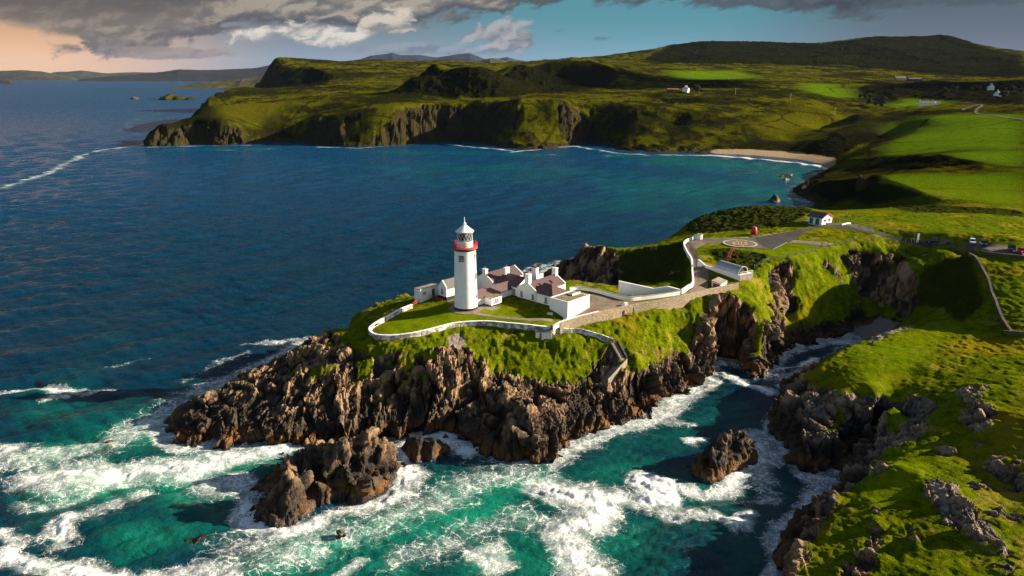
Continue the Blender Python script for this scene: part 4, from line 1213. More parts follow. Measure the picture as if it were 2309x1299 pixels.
sea_stack([(615, 1022), (635, 1028), (660, 1018), (640, 1006), (620, 1008)], [[(636, 1012, 1.2)]], .22, 'small rusty rock in the gap behind the twin-peaked rock', amp=.4)
sea_stack([(1756, 402), (1772, 407), (1788, 402), (1784, 394), (1765, 393)], [[(1765, 392, 5), (1780, 391, 5)]], .6, 'dark rounded rock off the sandy beach, farther out of two', amp=.5)
sea_stack([(1728, 455), (1750, 458), (1768, 452), (1762, 444), (1736, 445)], [[(1745, 440, 4.2), (1755, 441, 3.6)]], .6, 'dark pointed rock in the bay close to the cliffs before the green field', amp=.5)
sea_stack([(192, 221), (215, 223), (246, 221), (235, 217), (205, 217)], [[UD(202, 216, 2500) * 1.0, UD(222, 214, 2500), UD(240, 218, 2500)]], 6, 'small grassy islet lying alone on the sea left of the far headland', cat='islet', name='islet', mat=M_LAND, amp=.25, soft=True)
sea_stack([(322, 224), (380, 226), (446, 225), (440, 217), (390, 214), (330, 215)], [[UD(335, 214, 2450), UD(380, 212, 2450), UD(440, 214, 2450)]], 6, 'long low grassy islet just off the far headland', cat='islet', name='islet', mat=M_LAND, amp=.3, soft=True)
sea_stack([(252, 222), (300, 224), (330, 223), (318, 219), (280, 219)], [[UD(270, 219.5, 2500), UD(310, 218, 2500)]], 6, 'line of low skerries between the two far islets', cat='skerry', name='skerry', mat=M_ROCK, amp=.15)


# ------------------------------------------------------------------ coasts and mountains on the horizon
def far_ridge(name, prof, d, depth, col_a, col_b, seed, rough=.06):
    """prof: (px, py) points of the skyline at forward distance d"""
    px = np.array([p[0] for p in prof], float)
    py = np.array([p[1] for p in prof], float)
    n, k = 420, 46
    xs = np.linspace(px[0], px[-1], n)
    ys = np.interp(xs, px, py)
    top = np.array([UD(a, b, d) for a, b in zip(xs, ys)])
    v = np.linspace(-1, 1, k)
    h = np.maximum(0, 1 - np.abs(v) ** 1.6)
    X = top[:, 0][None] * (1 + v[:, None] * depth / d)
    Y = np.full((k, n), d) + v[:, None] * depth
    p = np.stack([X.ravel(), Y.ravel(), 0 * X.ravel()], 1)
    hmax = top[:, 2].max()
    nz = (fbm(p, depth * .35, 5, s=seed, ridged=True) * rough * hmax).reshape(k, n)
    lift = np.maximum(top[:, 2][None], 0)
    Z = lift * h[:, None] + nz * (h[:, None] ** .5) * np.clip(lift / hmax * 2, 0, 1) - 3
    V = np.stack([X, Y, Z], -1).reshape(-1, 3)
    ii = np.arange(n * k).reshape(k, n)
    q = np.stack([ii[:-1, :-1], ii[:-1, 1:], ii[1:, 1:], ii[1:, :-1]], -1).reshape(-1, 4)
    me = np_mesh(name, V, q)
    m, t = new_mat(name)
    pos = t.n('ShaderNodeNewGeometry').outputs['Position']
    c = t.mix(t.ss(t.noise(pos, 9.0 / depth, 6, .65), .38, .62), col_a, col_b)
    finish(t, c, 1.0, None, .1)
    o = link(name, me, m)
    tag(o, kind='structure')
    return o


far_ridge('hills', [(-300, 172), (-120, 165), (0, 160), (60, 158), (95, 161), (130, 168), (160, 172), (175, 178), (210, 180)], 10500, 700, (.025, .028, .02), (.06, .055, .03), 301)
far_ridge('hills', [(80, 176), (120, 163), (180, 159), (240, 165), (300, 163), (345, 164), (400, 172), (440, 178)], 12500, 900, (.03, .032, .026), (.06, .06, .04), 303)
far_ridge('hills', [(180, 178), (240, 172), (300, 168), (350, 164), (400, 157), (440, 158), (490, 158), (540, 156), (580, 152), (620, 145), (680, 140), (760, 140)], 9500, 900, (.012, .015, .016), (.024, .026, .022), 305)
far_ridge('hills', [(-120, 176), (-40, 177), (5, 178), (20, 180), (32, 186)], 6500, 160, (.025, .015, .01), (.05, .035, .02), 307)
far_ridge('hills', [(385, 195), (410, 192), (450, 186), (500, 182), (540, 178), (600, 172), (680, 168), (760, 168)], 4600, 260, (.03, .032, .01), (.085, .07, .02), 309)
far_ridge('mountains', [(780, 142), (815, 134), (835, 127), (870, 122), (885, 119), (905, 124), (940, 124), (965, 128), (985, 130), (1005, 127), (1035, 123), (1060, 121), (1080, 128), (1095, 133), (1110, 131), (1125, 133), (1145, 129), (1165, 136), (1200, 142), (1260, 150)], 15500, 1400, (.008, .012, .018), (.02, .023, .026), 311, .04)
far_ridge('hills', [(1040, 143), (1075, 137), (1105, 133), (1130, 137), (1165, 142), (1200, 146)], 5200, 300, (.035, .04, .02), (.07, .07, .03), 313)


# ------------------------------------------------------------------ cloud meshes added out of view, only to shade the far hills
def cloud(cx, cy, cz, rx, ry, rz, seed):
    n, k = 90, 46
    th = np.linspace(0, 2 * math.pi, n, endpoint=False)
    ph = np.linspace(.02, math.pi - .02, k)
    d = np.stack([np.outer(np.sin(ph), np.cos(th)), np.outer(np.sin(ph), np.sin(th)), np.outer(np.cos(ph), np.ones(n))], -1).reshape(-1, 3)
    s = 1 + .5 * fbm(d * 3, 1.0, 4, s=seed) + .16 * fbm(d * 9, 1.0, 3, s=seed + 5)
    V = d * s[:, None] * np.array([rx, ry, rz])
    V[:, 2] = np.where(V[:, 2] < 0, V[:, 2] * .45, V[:, 2])
    ii = np.arange(n * k).reshape(k, n)
    j = np.roll(ii, -1, 1)
    q = np.stack([ii[:-1], ii[1:], j[1:], j[:-1]], -1).reshape(-1, 4)
    m = bpy.data.materials.get('shade_cloud_white')
    if m is None:
        m, t = new_mat('shade_cloud_white')
        finish(t, (.8, .8, .8), 1.0, None, 0.0)
    o = link('shade_clouds', np_mesh('shade_clouds', V, q), m)
    o.location = (cx, cy, cz)
    tag(o, 'unseen cloud added off to the right to shade the far hills', 'cloud', kind='stuff')


def shade_at(x, y, alt, rx, ry, rz, seed):
    L = alt / math.tan(SUN_EL)
    cloud(x + L * math.cos(SUN_AZ), y + L * math.sin(SUN_AZ), alt, rx, ry, rz, seed)


shade_at(860, 1300, 1400, 300, 190, 70, 405)
shade_at(20, 1260, 1500, 190, 130, 50, 409)


HAZE = 6e-6
# ------------------------------------------------------------------ the air between here and the far coast
mb_ = bmesh.new()
bmesh.ops.create_cube(mb_, size=1.0)
hm = bpy.data.meshes.new('haze')
mb_.to_mesh(hm)
mb_.free()
m_, t_ = new_mat('haze_air')
pv = t_.n('ShaderNodeVolumePrincipled')
pv.inputs['Color'].default_value = (.45, .60, 1.0, 1)
pv.inputs['Density'].default_value = HAZE
pv.inputs['Anisotropy'].default_value = 0.0
ov = t_.n('ShaderNodeOutputMaterial')
t_.l(pv.outputs[0], ov.inputs['Volume'])
hz = link('haze', hm, m_)
hz.scale = (60000, 60000, 720)
hz.location = (0, 0, 720 / 2 - 12)
tag(hz, kind='stuff')
# ------------------------------------------------------------------ plain materials
def simple(name, col, rough=.7, spec=.3, metal=0.0, var=.12, scale=1.2, bump=0.0, col2=None):
    m, t = new_mat(name)
    tc = t.n('ShaderNodeTexCoord').outputs['Object']
    n = t.noise(tc, scale, 5, .65)
    d = col2 or tuple(c * (1 - 2.2 * var) for c in col)
    c = t.mix(t.ss(n, .35, .7), d, col)
    finish(t, c, rough, t.bump(n, .5, bump) if bump else None, spec, metal)
    return m


def whitewash(name, wear=.5):
    m, t = new_mat(name)
    tc = t.n('ShaderNodeTexCoord').outputs['Object']
    n = t.noise(tc, .5, 5, .65)
    n2 = t.noise(t.vm('MULTIPLY', tc, (2.5, 2.5, .35)), 1.0, 5, .7)
    c = t.mix(t.ss(n, .4, .75), (.82, .81, .79), (.74, .73, .70))
    c = t.mix(t.m('MULTIPLY', t.ss(n2, .60, .78), wear), c, (.52, .46, .36))
    finish(t, c, .85, t.bump(t.noise(tc, 6.0, 4, .6), .4, .02), .2)
    return m


def stone(name, base, joint, scale=2.2, white=0.0):
    m, t = new_mat(name)
    tc = t.n('ShaderNodeTexCoord').outputs['Object']
    p = t.vm('MULTIPLY', tc, (1.0, 1.0, 1.5))
    v = t.voro(p, scale, 'DISTANCE_TO_EDGE')
    cell_ = t.voro(p, scale, 'F1', 1)
    s = t.sepc(cell_)[0]
    c = t.mix(s, tuple(b * .55 for b in base), tuple(min(.9, b * 1.35) for b in base))
    c = t.mix(t.ss(v, .10, .02), c, joint)
    if white:
        w = t.ss(t.noise(tc, .8, 5, .7), .62 - .4 * white, .70 - .3 * white)
        c = t.mix(w, c, (.76, .74, .71))
    c = t.mix(t.m('MULTIPLY', t.ss(t.noise(tc, .35, 4, .6), .5, .75), .45), c, (.20, .17, .11))
    finish(t, c, .9, t.bump(t.m('ADD', t.ss(v, 0, .15), t.m('MULTIPLY', s, .5)), .8, .08), .2)
    return m


def slate(name, a, b):
    m, t = new_mat(name)
    tc = t.n('ShaderNodeTexCoord').outputs['Object']
    x, y, z = t.sep(tc)[0:3]
    row = t.m('FRACT', t.m('MULTIPLY', z, 5.5))
    n = t.noise(t.vm('MULTIPLY', tc, (2.2, 2.2, 5.5)), 1.0, 3, .7)
    n2 = t.noise(tc, .45, 5, .65)
    c = t.mix(n, a, b)
    c = t.mix(t.m('MULTIPLY', t.ss(n2, .55, .75), .5), c, (.14, .11, .07))
    c = t.mix(t.m('MULTIPLY', t.ss(row, .18, .0), .4), c, (.02, .015, .015))
    finish(t, c, .65, t.bump(t.m('ADD', row, n), .5, .03), .35)
    return m


M = {
    'white': whitewash('whitewash', .6), 'white_old': whitewash('weathered_whitewash', .85),
    'tower': whitewash('tower_paint', .12),
    'black': simple('black_paint', (.022, .020, .020), .6), 'red': simple('red_paint', (.60, .012, .045), .5, .4, var=.15),
    'red_rail': simple('red_rail_paint', (.62, .05, .04), .5), 'dull_red': simple('dull_red_paint', (.30, .03, .03), .6), 'green': simple('green_paint', (.004, .16, .07), .5),
    'glass': simple('window_glass', (.012, .014, .018), .08, .6, var=.1), 'slate': slate('slate', (.060, .030, .032), (.125, .068, .068)),
    'slate_grey': slate('grey_slate', (.055, .050, .048), (.12, .105, .09)), 'concrete': simple('concrete', (.34, .29, .22), .9, .2, var=.2, scale=.8, bump=.02),
    'roof_felt': simple('flat_roof_covering', (.26, .20, .13), .9, .2, var=.2, scale=.6),     'dark_red': simple('red_sector_glass', (.16, .012, .015), .2, .5), 'red_deck': simple('worn_red_paint', (.42, .03, .03), .8, var=.2, scale=2.5, col2=(.30, .10, .03)),
    'terracotta': simple('terracotta', (.50, .17, .06), .8),
    'grey_stone': simple('grey_granite', (.22, .21, .18), .9, .2, var=.25, scale=3), 'frame': simple('white_frame', (.80, .79, .76), .6),
    'stone_wall': stone('field_stone', (.36, .28, .19), (.27, .21, .145), 3.6), 'stone_white': stone('limed_stone', (.33, .29, .25), (.16, .14, .12), 2.2, .42),
    'stone_grey': stone('grey_field_stone', (.095, .078, .058), (.035, .03, .022)), 'asphalt': simple('asphalt', (.055, .050, .046), .92, .2, var=.15, scale=.3),
    'asphalt_old': simple('worn_asphalt', (.125, .105, .085), .92, .2, var=.15, scale=.25), 'road': simple('concrete_road', (.22, .165, .115), .92, .2, var=.14, scale=.3),
    'path': simple('path_concrete', (.25, .20, .15), .92, .2, var=.15, scale=.8), 'line': simple('road_paint', (.46, .44, .40), .8, var=.1, scale=3),
    'yellow': simple('yellow_paint', (.46, .25, .03), .75), 'steel': simple('grey_steel', (.36, .38, .42), .35, .5, .35, var=.08),
    'post': simple('bleached_timber', (.50, .45, .36), .9), 'dark_wood': simple('dark_timber', (.05, .04, .03), .9), 'wire': simple('fence_wire', (.22, .22, .21), .6),
    'brass': simple('lamp_optic', (.30, .26, .16), .2, .6, .2), 'rust': simple('rust', (.30, .13, .03), .9),
    'paint_black': simple('car_black', (.010, .011, .014), .25, .6), 'paint_white': simple('car_silver', (.60, .62, .66), .3, .6, var=.03), 'paint_navy': simple('car_dark', (.015, .017, .022), .25, .6),
    'paint_red': simple('car_red', (.42, .01, .05), .3, .6, var=.05), 'tyre': simple('tyre', (.012, .012, .012), .9), 'chrome': simple('rim', (.45, .45, .46), .3, .5, .6),
    'lamp': simple('lamp_lens', (.75, .74, .70), .2, .5), 'tail': simple('tail_lens', (.45, .01, .01), .3, .5),
    'skin': simple('skin', (.50, .30, .21), .6), 'navy': simple('navy_cloth', (.012, .03, .10), .9), 'denim': simple('denim', (.05, .10, .24), .9), 'hair': simple('hair', (.03, .02, .012), .8),
    'blue': simple('blue_plastic', (.02, .08, .35), .5), 'teal': simple('teal_tarpaulin', (.03, .30, .20), .7),
}


# ------------------------------------------------------------------ mesh builder
class MB:
    def __init__(s):
        s.bm = bmesh.new()

    def face(s, pts):
        vs = [s.bm.verts.new(p) for p in pts]
        return s.bm.faces.new(vs)

    def box(s, x0, x1, y0, y1, z0, z1):
        v = [s.bm.verts.new((x, y, z)) for z in (z0, z1) for x, y in ((x0, y0), (x1, y0), (x1, y1), (x0, y1))]
        for f in ((3, 2, 1, 0), (4, 5, 6, 7), (0, 1, 5, 4), (1, 2, 6, 5), (2, 3, 7, 6), (3, 0, 4, 7)):
            s.bm.faces.new([v[i] for i in f])
        return s

    def prism(s, poly, d):
        """poly: list of 3-D points, pushed along d"""
        d = Vector(d)
        a = [s.bm.verts.new(p) for p in poly]
        b = [s.bm.verts.new(Vector(p) + d) for p in poly]
        s.bm.faces.new(a[::-1])
        s.bm.faces.new(b)
        n = len(a)
        for i in range(n):
            s.bm.faces.new((a[i], a[(i + 1) % n], b[(i + 1) % n], b[i]))
        return s

    def bar(s, p, q, r=.03, n=6):
        p, q = Vector(p), Vector(q)
        d = (q - p).normalized()
        u = d.orthogonal().normalized()
        w = d.cross(u)
        ring = [[s.bm.verts.new(c + r * (math.cos(k * 2 * math.pi / n) * u + math.sin(k * 2 * math.pi / n) * w)) for k in range(n)] for c in (p, q)]
        for k in range(n):
            s.bm.faces.new((ring[0][k], ring[0][(k + 1) % n], ring[1][(k + 1) % n], ring[1][k]))
        s.bm.faces.new(ring[0][::-1])
        s.bm.faces.new(ring[1])
        return s

    def lathe(s, prof, n=48, c=(0, 0), caps=True):
        rings = []
        for r, z in prof:
            if r < 1e-4:
                rings.append([s.bm.verts.new((c[0], c[1], z))])
            else:
                rings.append([s.bm.verts.new((c[0] + r * math.cos(2 * math.pi * k / n), c[1] + r * math.sin(2 * math.pi * k / n), z)) for k in range(n)])
        for a, b in zip(rings[:-1], rings[1:]):
            for k in range(n):
                k2 = (k + 1) % n
                if len(a) == 1 and len(b) > 1:
                    s.bm.faces.new((a[0], b[k2], b[k]))
                elif len(b) == 1 and len(a) > 1:
                    s.bm.faces.new((a[k], a[k2], b[0]))
                elif len(a) > 1:
                    s.bm.faces.new((a[k], a[k2], b[k2], b[k]))
        if caps:
            for rg, fl in ((rings[0], True), (rings[-1], False)):
                if len(rg) > 2:
                    s.bm.faces.new(rg[::-1] if fl else rg)
        return s

    def build(s, name, mat, parent=None, smooth=False, bevel=0.0):
        if bevel:
            bmesh.ops.bevel(s.bm, geom=[e for e in s.bm.edges if len(e.link_faces) == 2 and e.calc_face_angle() > .6], offset=bevel, segments=1, affect='EDGES')
        bmesh.ops.recalc_face_normals(s.bm, faces=s.bm.faces)
        me = bpy.data.meshes.new(name)
        s.bm.to_mesh(me)
        s.bm.free()
        if smooth:
            me.polygons.foreach_set('use_smooth', [True] * len(me.polygons))
            try:
                me.set_sharp_from_angle(angle=.7)
            except Exception:
                pass
        return link(name, me, mat, parent)


def empty(name, loc, yaw=0.0, label=None, cat=None, group=None):
    o = bpy.data.objects.new(name, None)
    COL.objects.link(o)
    o.location = loc
    o.rotation_euler = (0, 0, yaw)
    tag(o, label, cat, group)
    return o


def copy_tree(o, parent=None, kids=None):
    c = o.copy()
    COL.objects.link(c)
    c.parent = parent
    for ch in [k for k in bpy.data.objects if k.parent == o]:
        copy_tree(ch, c)
    return c


def gable_wall(mb, x0, x1, y0, y1, z0, eave, ridge, axis):
    """closed house body; axis 'x' or 'y' is the direction of the ridge"""
    if axis == 'y':
        xm = (x0 + x1) / 2
        mb.prism([(x0, y0, z0), (x1, y0, z0), (x1, y0, eave), (xm, y0, ridge), (x0, y0, eave)], (0, y1 - y0, 0))
    else:
        ym = (y0 + y1) / 2
        mb.prism([(x0, y0, z0), (x0, y1, z0), (x0, y1, eave), (x0, ym, ridge), (x0, y0, eave)], (x1 - x0, 0, 0))


def gable_roof(mb, x0, x1, y0, y1, eave, ridge, axis, over=.22, th=.13, ends=.0):
    if axis == 'y':
        xm = (x0 + x1) / 2
        k = (ridge - eave) / (xm - x0)
        for s, xe in ((-1, x0), (1, x1)):
            xo, zo = xe + s * over, eave - over * k
            mb.prism([(xo, y0 - ends, zo + .01), (xm, y0 - ends, ridge + .01), (xm, y0 - ends, ridge + th + .03), (xo, y0 - ends, zo + th)], (0, y1 - y0 + 2 * ends, 0))
    else:
        ym = (y0 + y1) / 2
        k = (ridge - eave) / (ym - y0)
        for s, ye in ((-1, y0), (1, y1)):
            yo, zo = ye + s * over, eave - over * k
            mb.prism([(x0 - ends, yo, zo + .01), (x0 - ends, ym, ridge + .01), (x0 - ends, ym, ridge + th + .03), (x0 - ends, yo, zo + th)], (x1 - x0 + 2 * ends, 0, 0))


def skew(mb, x0, x1, y, eave, ridge, w=.32, up=.26, axis='y'):
    """raised gable coping"""
    xm = (x0 + x1) / 2
    for xe in (x0, x1):
        if axis == 'y':
            mb.prism([(xe, y, eave - .05), (xm, y, ridge - .05), (xm, y, ridge + up), (xe, y, eave + up)], (0, w, 0))
        else:
            mb.prism([(y, xe, eave - .05), (y, xm, ridge - .05), (y, xm, ridge + up), (y, xe, eave + up)], (w, 0, 0))


def window(parent, c, nrm, w, h, frame=M['frame'], surround=None, bars=(1, 2), sill=M['black']):
    """c centre on the wall surface, nrm outward unit (x, y)"""
    n = Vector((nrm[0], nrm[1], 0)).normalized()
    tx = Vector((-n.y, n.x, 0))
    c = Vector(c)

    def slab(mb, u0, u1, v0, v1, d0, d1):
        mb.prism([c + tx * u0 + Vector((0, 0, v0)) + n * d0, c + tx * u1 + Vector((0, 0, v0)) + n * d0, c + tx * u1 + Vector((0, 0, v1)) + n * d0, c + tx * u0 + Vector((0, 0, v1)) + n * d0], n * (d1 - d0))
    g = MB()
    slab(g, -w / 2, w / 2, -h / 2, h / 2, -.05, .02)
    win = g.build('window', M['glass'], parent)
    f = MB()
    t = .07
    slab(f, -w / 2 - t, -w / 2, -h / 2 - t, h / 2 + t, -.03, .06)
    slab(f, w / 2, w / 2 + t, -h / 2 - t, h / 2 + t, -.03, .06)
    slab(f, -w / 2, w / 2, h / 2, h / 2 + t, -.03, .06)
    slab(f, -w / 2, w / 2, -h / 2 - t, -h / 2, -.03, .06)
    for k in range(1, bars[0] + 1):
        x = -w / 2 + w * k / (bars[0] + 1)
        slab(f, x - .03, x + .03, -h / 2, h / 2, .0, .045)
    for k in range(1, bars[1] + 1):
        y = -h / 2 + h * k / (bars[1] + 1)
        slab(f, -w / 2, w / 2, y - .03, y + .03, .0, .04)
    f.build('frame', frame, win)
    if sill is not None:
        s_ = MB()
        slab(s_, -w / 2 - .18, w / 2 + .18, -h / 2 - .24, -h / 2 - t - .003, -.03, .14)
        s_.build('sill', sill, win)
    if surround is not None:
        s_ = MB()
        for k in range(5):
            z0 = -h / 2 - .35 + k * (h + .7) / 5
            e = .5 if k % 2 == 0 else .28
            for sg in (-1, 1):
                a, b = sorted((sg * (w / 2 + t + .003), sg * (w / 2 + e)))
                slab(s_, a, b, z0, z0 + (h + .7) / 5 - .01, -.05, .08)
        slab(s_, -w / 2 - t, w / 2 + t, h / 2 + t + .003, h / 2 + .35, -.05, .08)
        slab(s_, -w / 2 - t, w / 2 + t, -h / 2 - .35, -h / 2 - t - .003, -.05, .08)
        s_.build('stone_surround', surround, win)
    return win


def chimney(parent, x, y, z0, z1, w, d, pots=1, cap=M['white'], mat=None):
    mb = MB()
    mb.box(x - w / 2, x + w / 2, y - d / 2, y + d / 2, z0, z1)
    ch = mb.build('chimney', mat or M['white'], parent)
    c = MB()
    c.box(x - w / 2 - .09, x + w / 2 + .09, y - d / 2 - .09, y + d / 2 + .09, z1, z1 + .18)
    c.build('cap', cap, ch)
    for k in range(pots):
        px_ = x + (k - (pots - 1) / 2) * .45
        p = MB()
        p.lathe([(.17, z1 + .18), (.13, z1 + .75), (.16, z1 + .78), (.16, z1 + .86)], 10, (px_, y))
        p.build('chimney_pot', M['terracotta'], ch, True)
    return ch
# ------------------------------------------------------------------ lighthouse
def make_lighthouse():
    cx, cy = -12.3, 186.4
    view = math.atan2(-cy, -cx)                       # direction from the tower towards the photographer
    L = empty('lighthouse', (cx, cy, 20), 0, 'tall white round lighthouse tower with a red railed gallery and glazed lantern', 'lighthouse')
    L.scale = (1, 1, .972)
    mb = MB()
    mb.lathe([(3.17, -.6), (3.17, .62), (3.12, .62)], 64)
    mb.build('plinth', M['black'], L, True)
    mb = MB()
    mb.lathe([(3.115, .60), (3.03, 3.5), (2.93, 8), (2.85, 12.5), (2.80, 16.2), (2.80, 16.55)], 64, caps=False)
    tw = mb.build('tower', M['tower'], L, True)
    mb = MB()
    mb.lathe([(2.82, 16.35), (3.0, 16.5), (3.0, 16.65)], 48, caps=False)
    for k in range(28):
        a = 2 * math.pi * k / 28
        u, v = Vector((math.cos(a), math.sin(a), 0)), Vector((-math.sin(a), math.cos(a), 0))
        mb.prism([u * 2.78 + v * -.13 + Vector((0, 0, 16.3)), u * 2.78 + v * .13 + Vector((0, 0, 16.3)), u * 3.2 + v * .13 + Vector((0, 0, 16.75)), u * 3.2 + v * -.13 + Vector((0, 0, 16.75))], (0, 0, .2))
    mb.build('corbel_course', M['grey_stone'], L)
    mb = MB()
    mb.lathe([(2.7, 16.92), (3.32, 16.92), (3.36, 17.0), (3.36, 17.2), (3.3, 17.24), (2.0, 17.26)], 64)
    mb.build('gallery', M['red_deck'], L, True)
    mb = MB()
    n = 20
    for k in range(n):
        a = 2 * math.pi * k / n
        mb.bar((3.27 * math.cos(a), 3.27 * math.sin(a), 17.2), (3.27 * math.cos(a), 3.27 * math.sin(a), 18.5), .05)
    for z, rr in ((18.48, .05), (18.05, .03), (17.65, .03)):
        for k in range(40):
            a, b = 2 * math.pi * k / 40, 2 * math.pi * (k + 1) / 40
            mb.bar((3.27 * math.cos(a), 3.27 * math.sin(a), z), (3.27 * math.cos(b), 3.27 * math.sin(b), z), rr, 5)
    mb.build('railing', M['red'], L)
    mb = MB()
    mb.lathe([(2.08, 17.2), (2.08, 18.62), (2.14, 18.64), (2.14, 18.8), (1.95, 18.82)], 48)
    mb.build('lantern_base', M['tower'], L, True)
    # glazing: clear panes are left out of the diamonds' bars only where they are: built as thin glass
    mg, t = new_mat('lantern_glass')
    gl = t.n('ShaderNodeBsdfGlossy')
    gl.inputs['Roughness'].default_value = .05
    tr = t.n('ShaderNodeBsdfTransparent')
    tr.inputs[0].default_value = (.42, .45, .45, 1)
    mx = t.n('ShaderNodeMixShader')
    mx.inputs[0].default_value = .10
    o = t.n('ShaderNodeOutputMaterial')
    t.l(tr.outputs[0], mx.inputs[1])
    t.l(gl.outputs[0], mx.inputs[2])
    t.l(mx.outputs[0], o.inputs[0])
    mb = MB()
    mb.lathe([(1.98, 18.75), (1.98, 21.3)], 48, caps=False)
    gz = mb.build('lantern_glazing', mg, L, True)
    mb = MB()
    n, z0, z1, rr = 14, 18.78, 21.32, 2.0
    for k in range(n):
        for sgn in (1, -1):
            pts = []
            for j in range(9):
                f = j / 8
                a = 2 * math.pi * (k + sgn * f * 1.5) / n
                pts.append((rr * math.cos(a), rr * math.sin(a), z0 + (z1 - z0) * f))
            for p, q in zip(pts[:-1], pts[1:]):
                mb.bar(p, q, .045, 5)
    for z in (18.8, 21.3):
        for k in range(40):
            a, b = 2 * math.pi * k / 40, 2 * math.pi * (k + 1) / 40
            mb.bar((rr * math.cos(a), rr * math.sin(a), z), (rr * math.cos(b), rr * math.sin(b), z), .06, 5)
    mb.build('astragals', M['frame'], gz)
    mb = MB()
    mb.lathe([(.25, 18.6), (.3, 19.0), (.8, 19.3), (1.0, 19.9), (.95, 20.5), (.55, 21.0), (.1, 21.1)], 24)
    mb.build('lamp', M['brass'], L, True)
    mb = MB()
    for k in range(9):
        a, b = view - .9 + k * .09, view - .9 + (k + 1) * .09
        mb.prism([(1.8 * math.cos(a), 1.8 * math.sin(a), 19.3), (1.8 * math.cos(b), 1.8 * math.sin(b), 19.3), (1.8 * math.cos(b), 1.8 * math.sin(b), 21.1), (1.8 * math.cos(a), 1.8 * math.sin(a), 21.1)], (.03 * math.cos(a), .03 * math.sin(a), 0))
    bmesh.ops.remove_doubles(mb.bm, verts=mb.bm.verts, dist=.004)
    mb.build('red_sector_pane', M['dark_red'], L)
    mb = MB()
    mb.lathe([(2.0, 21.3), (2.34, 21.32), (2.42, 21.42), (2.38, 21.58), (2.1, 21.78), (1.5, 22.25), (.95, 22.72), (.62, 23.0), (.42, 23.12), (.40, 23.2)], 48)
    mb.build('roof', M['tower'], L, True)
    mb = MB()
    mb.lathe([(.40, 23.15), (.44, 23.3), (.42, 23.62), (.28, 23.78), (.2, 23.95), (.09, 24.05), (.07, 25.2), (0, 25.3)], 20)
    mb.build('finial', M['tower'], L, True)
    for da, z, w, h in ((-.34, 14.5, .62, .95), (1.18, 14.7, .6, .95), (1.22, 9.3, .6, 1.1), (1.25, 3.2, .6, 1.4)):
        a = view + da
        r = np.interp(z, [.6, 16.2], [3.1, 2.80]) - .03
        window(L, (r * math.cos(a), r * math.sin(a), z), (math.cos(a), math.sin(a)), w, h, surround=M['grey_stone'], bars=(1, 1), sill=None)


make_lighthouse()

# ------------------------------------------------------------------ keepers' house and its neighbours
YAW = math.radians(-43.5)
HO = Vector((1.43, 195.7, 20.0))


def loc(a, b, z=0.0):
    return HO + Vector((math.cos(YAW) * a - math.sin(YAW) * b, math.sin(YAW) * a + math.cos(YAW) * b, z))


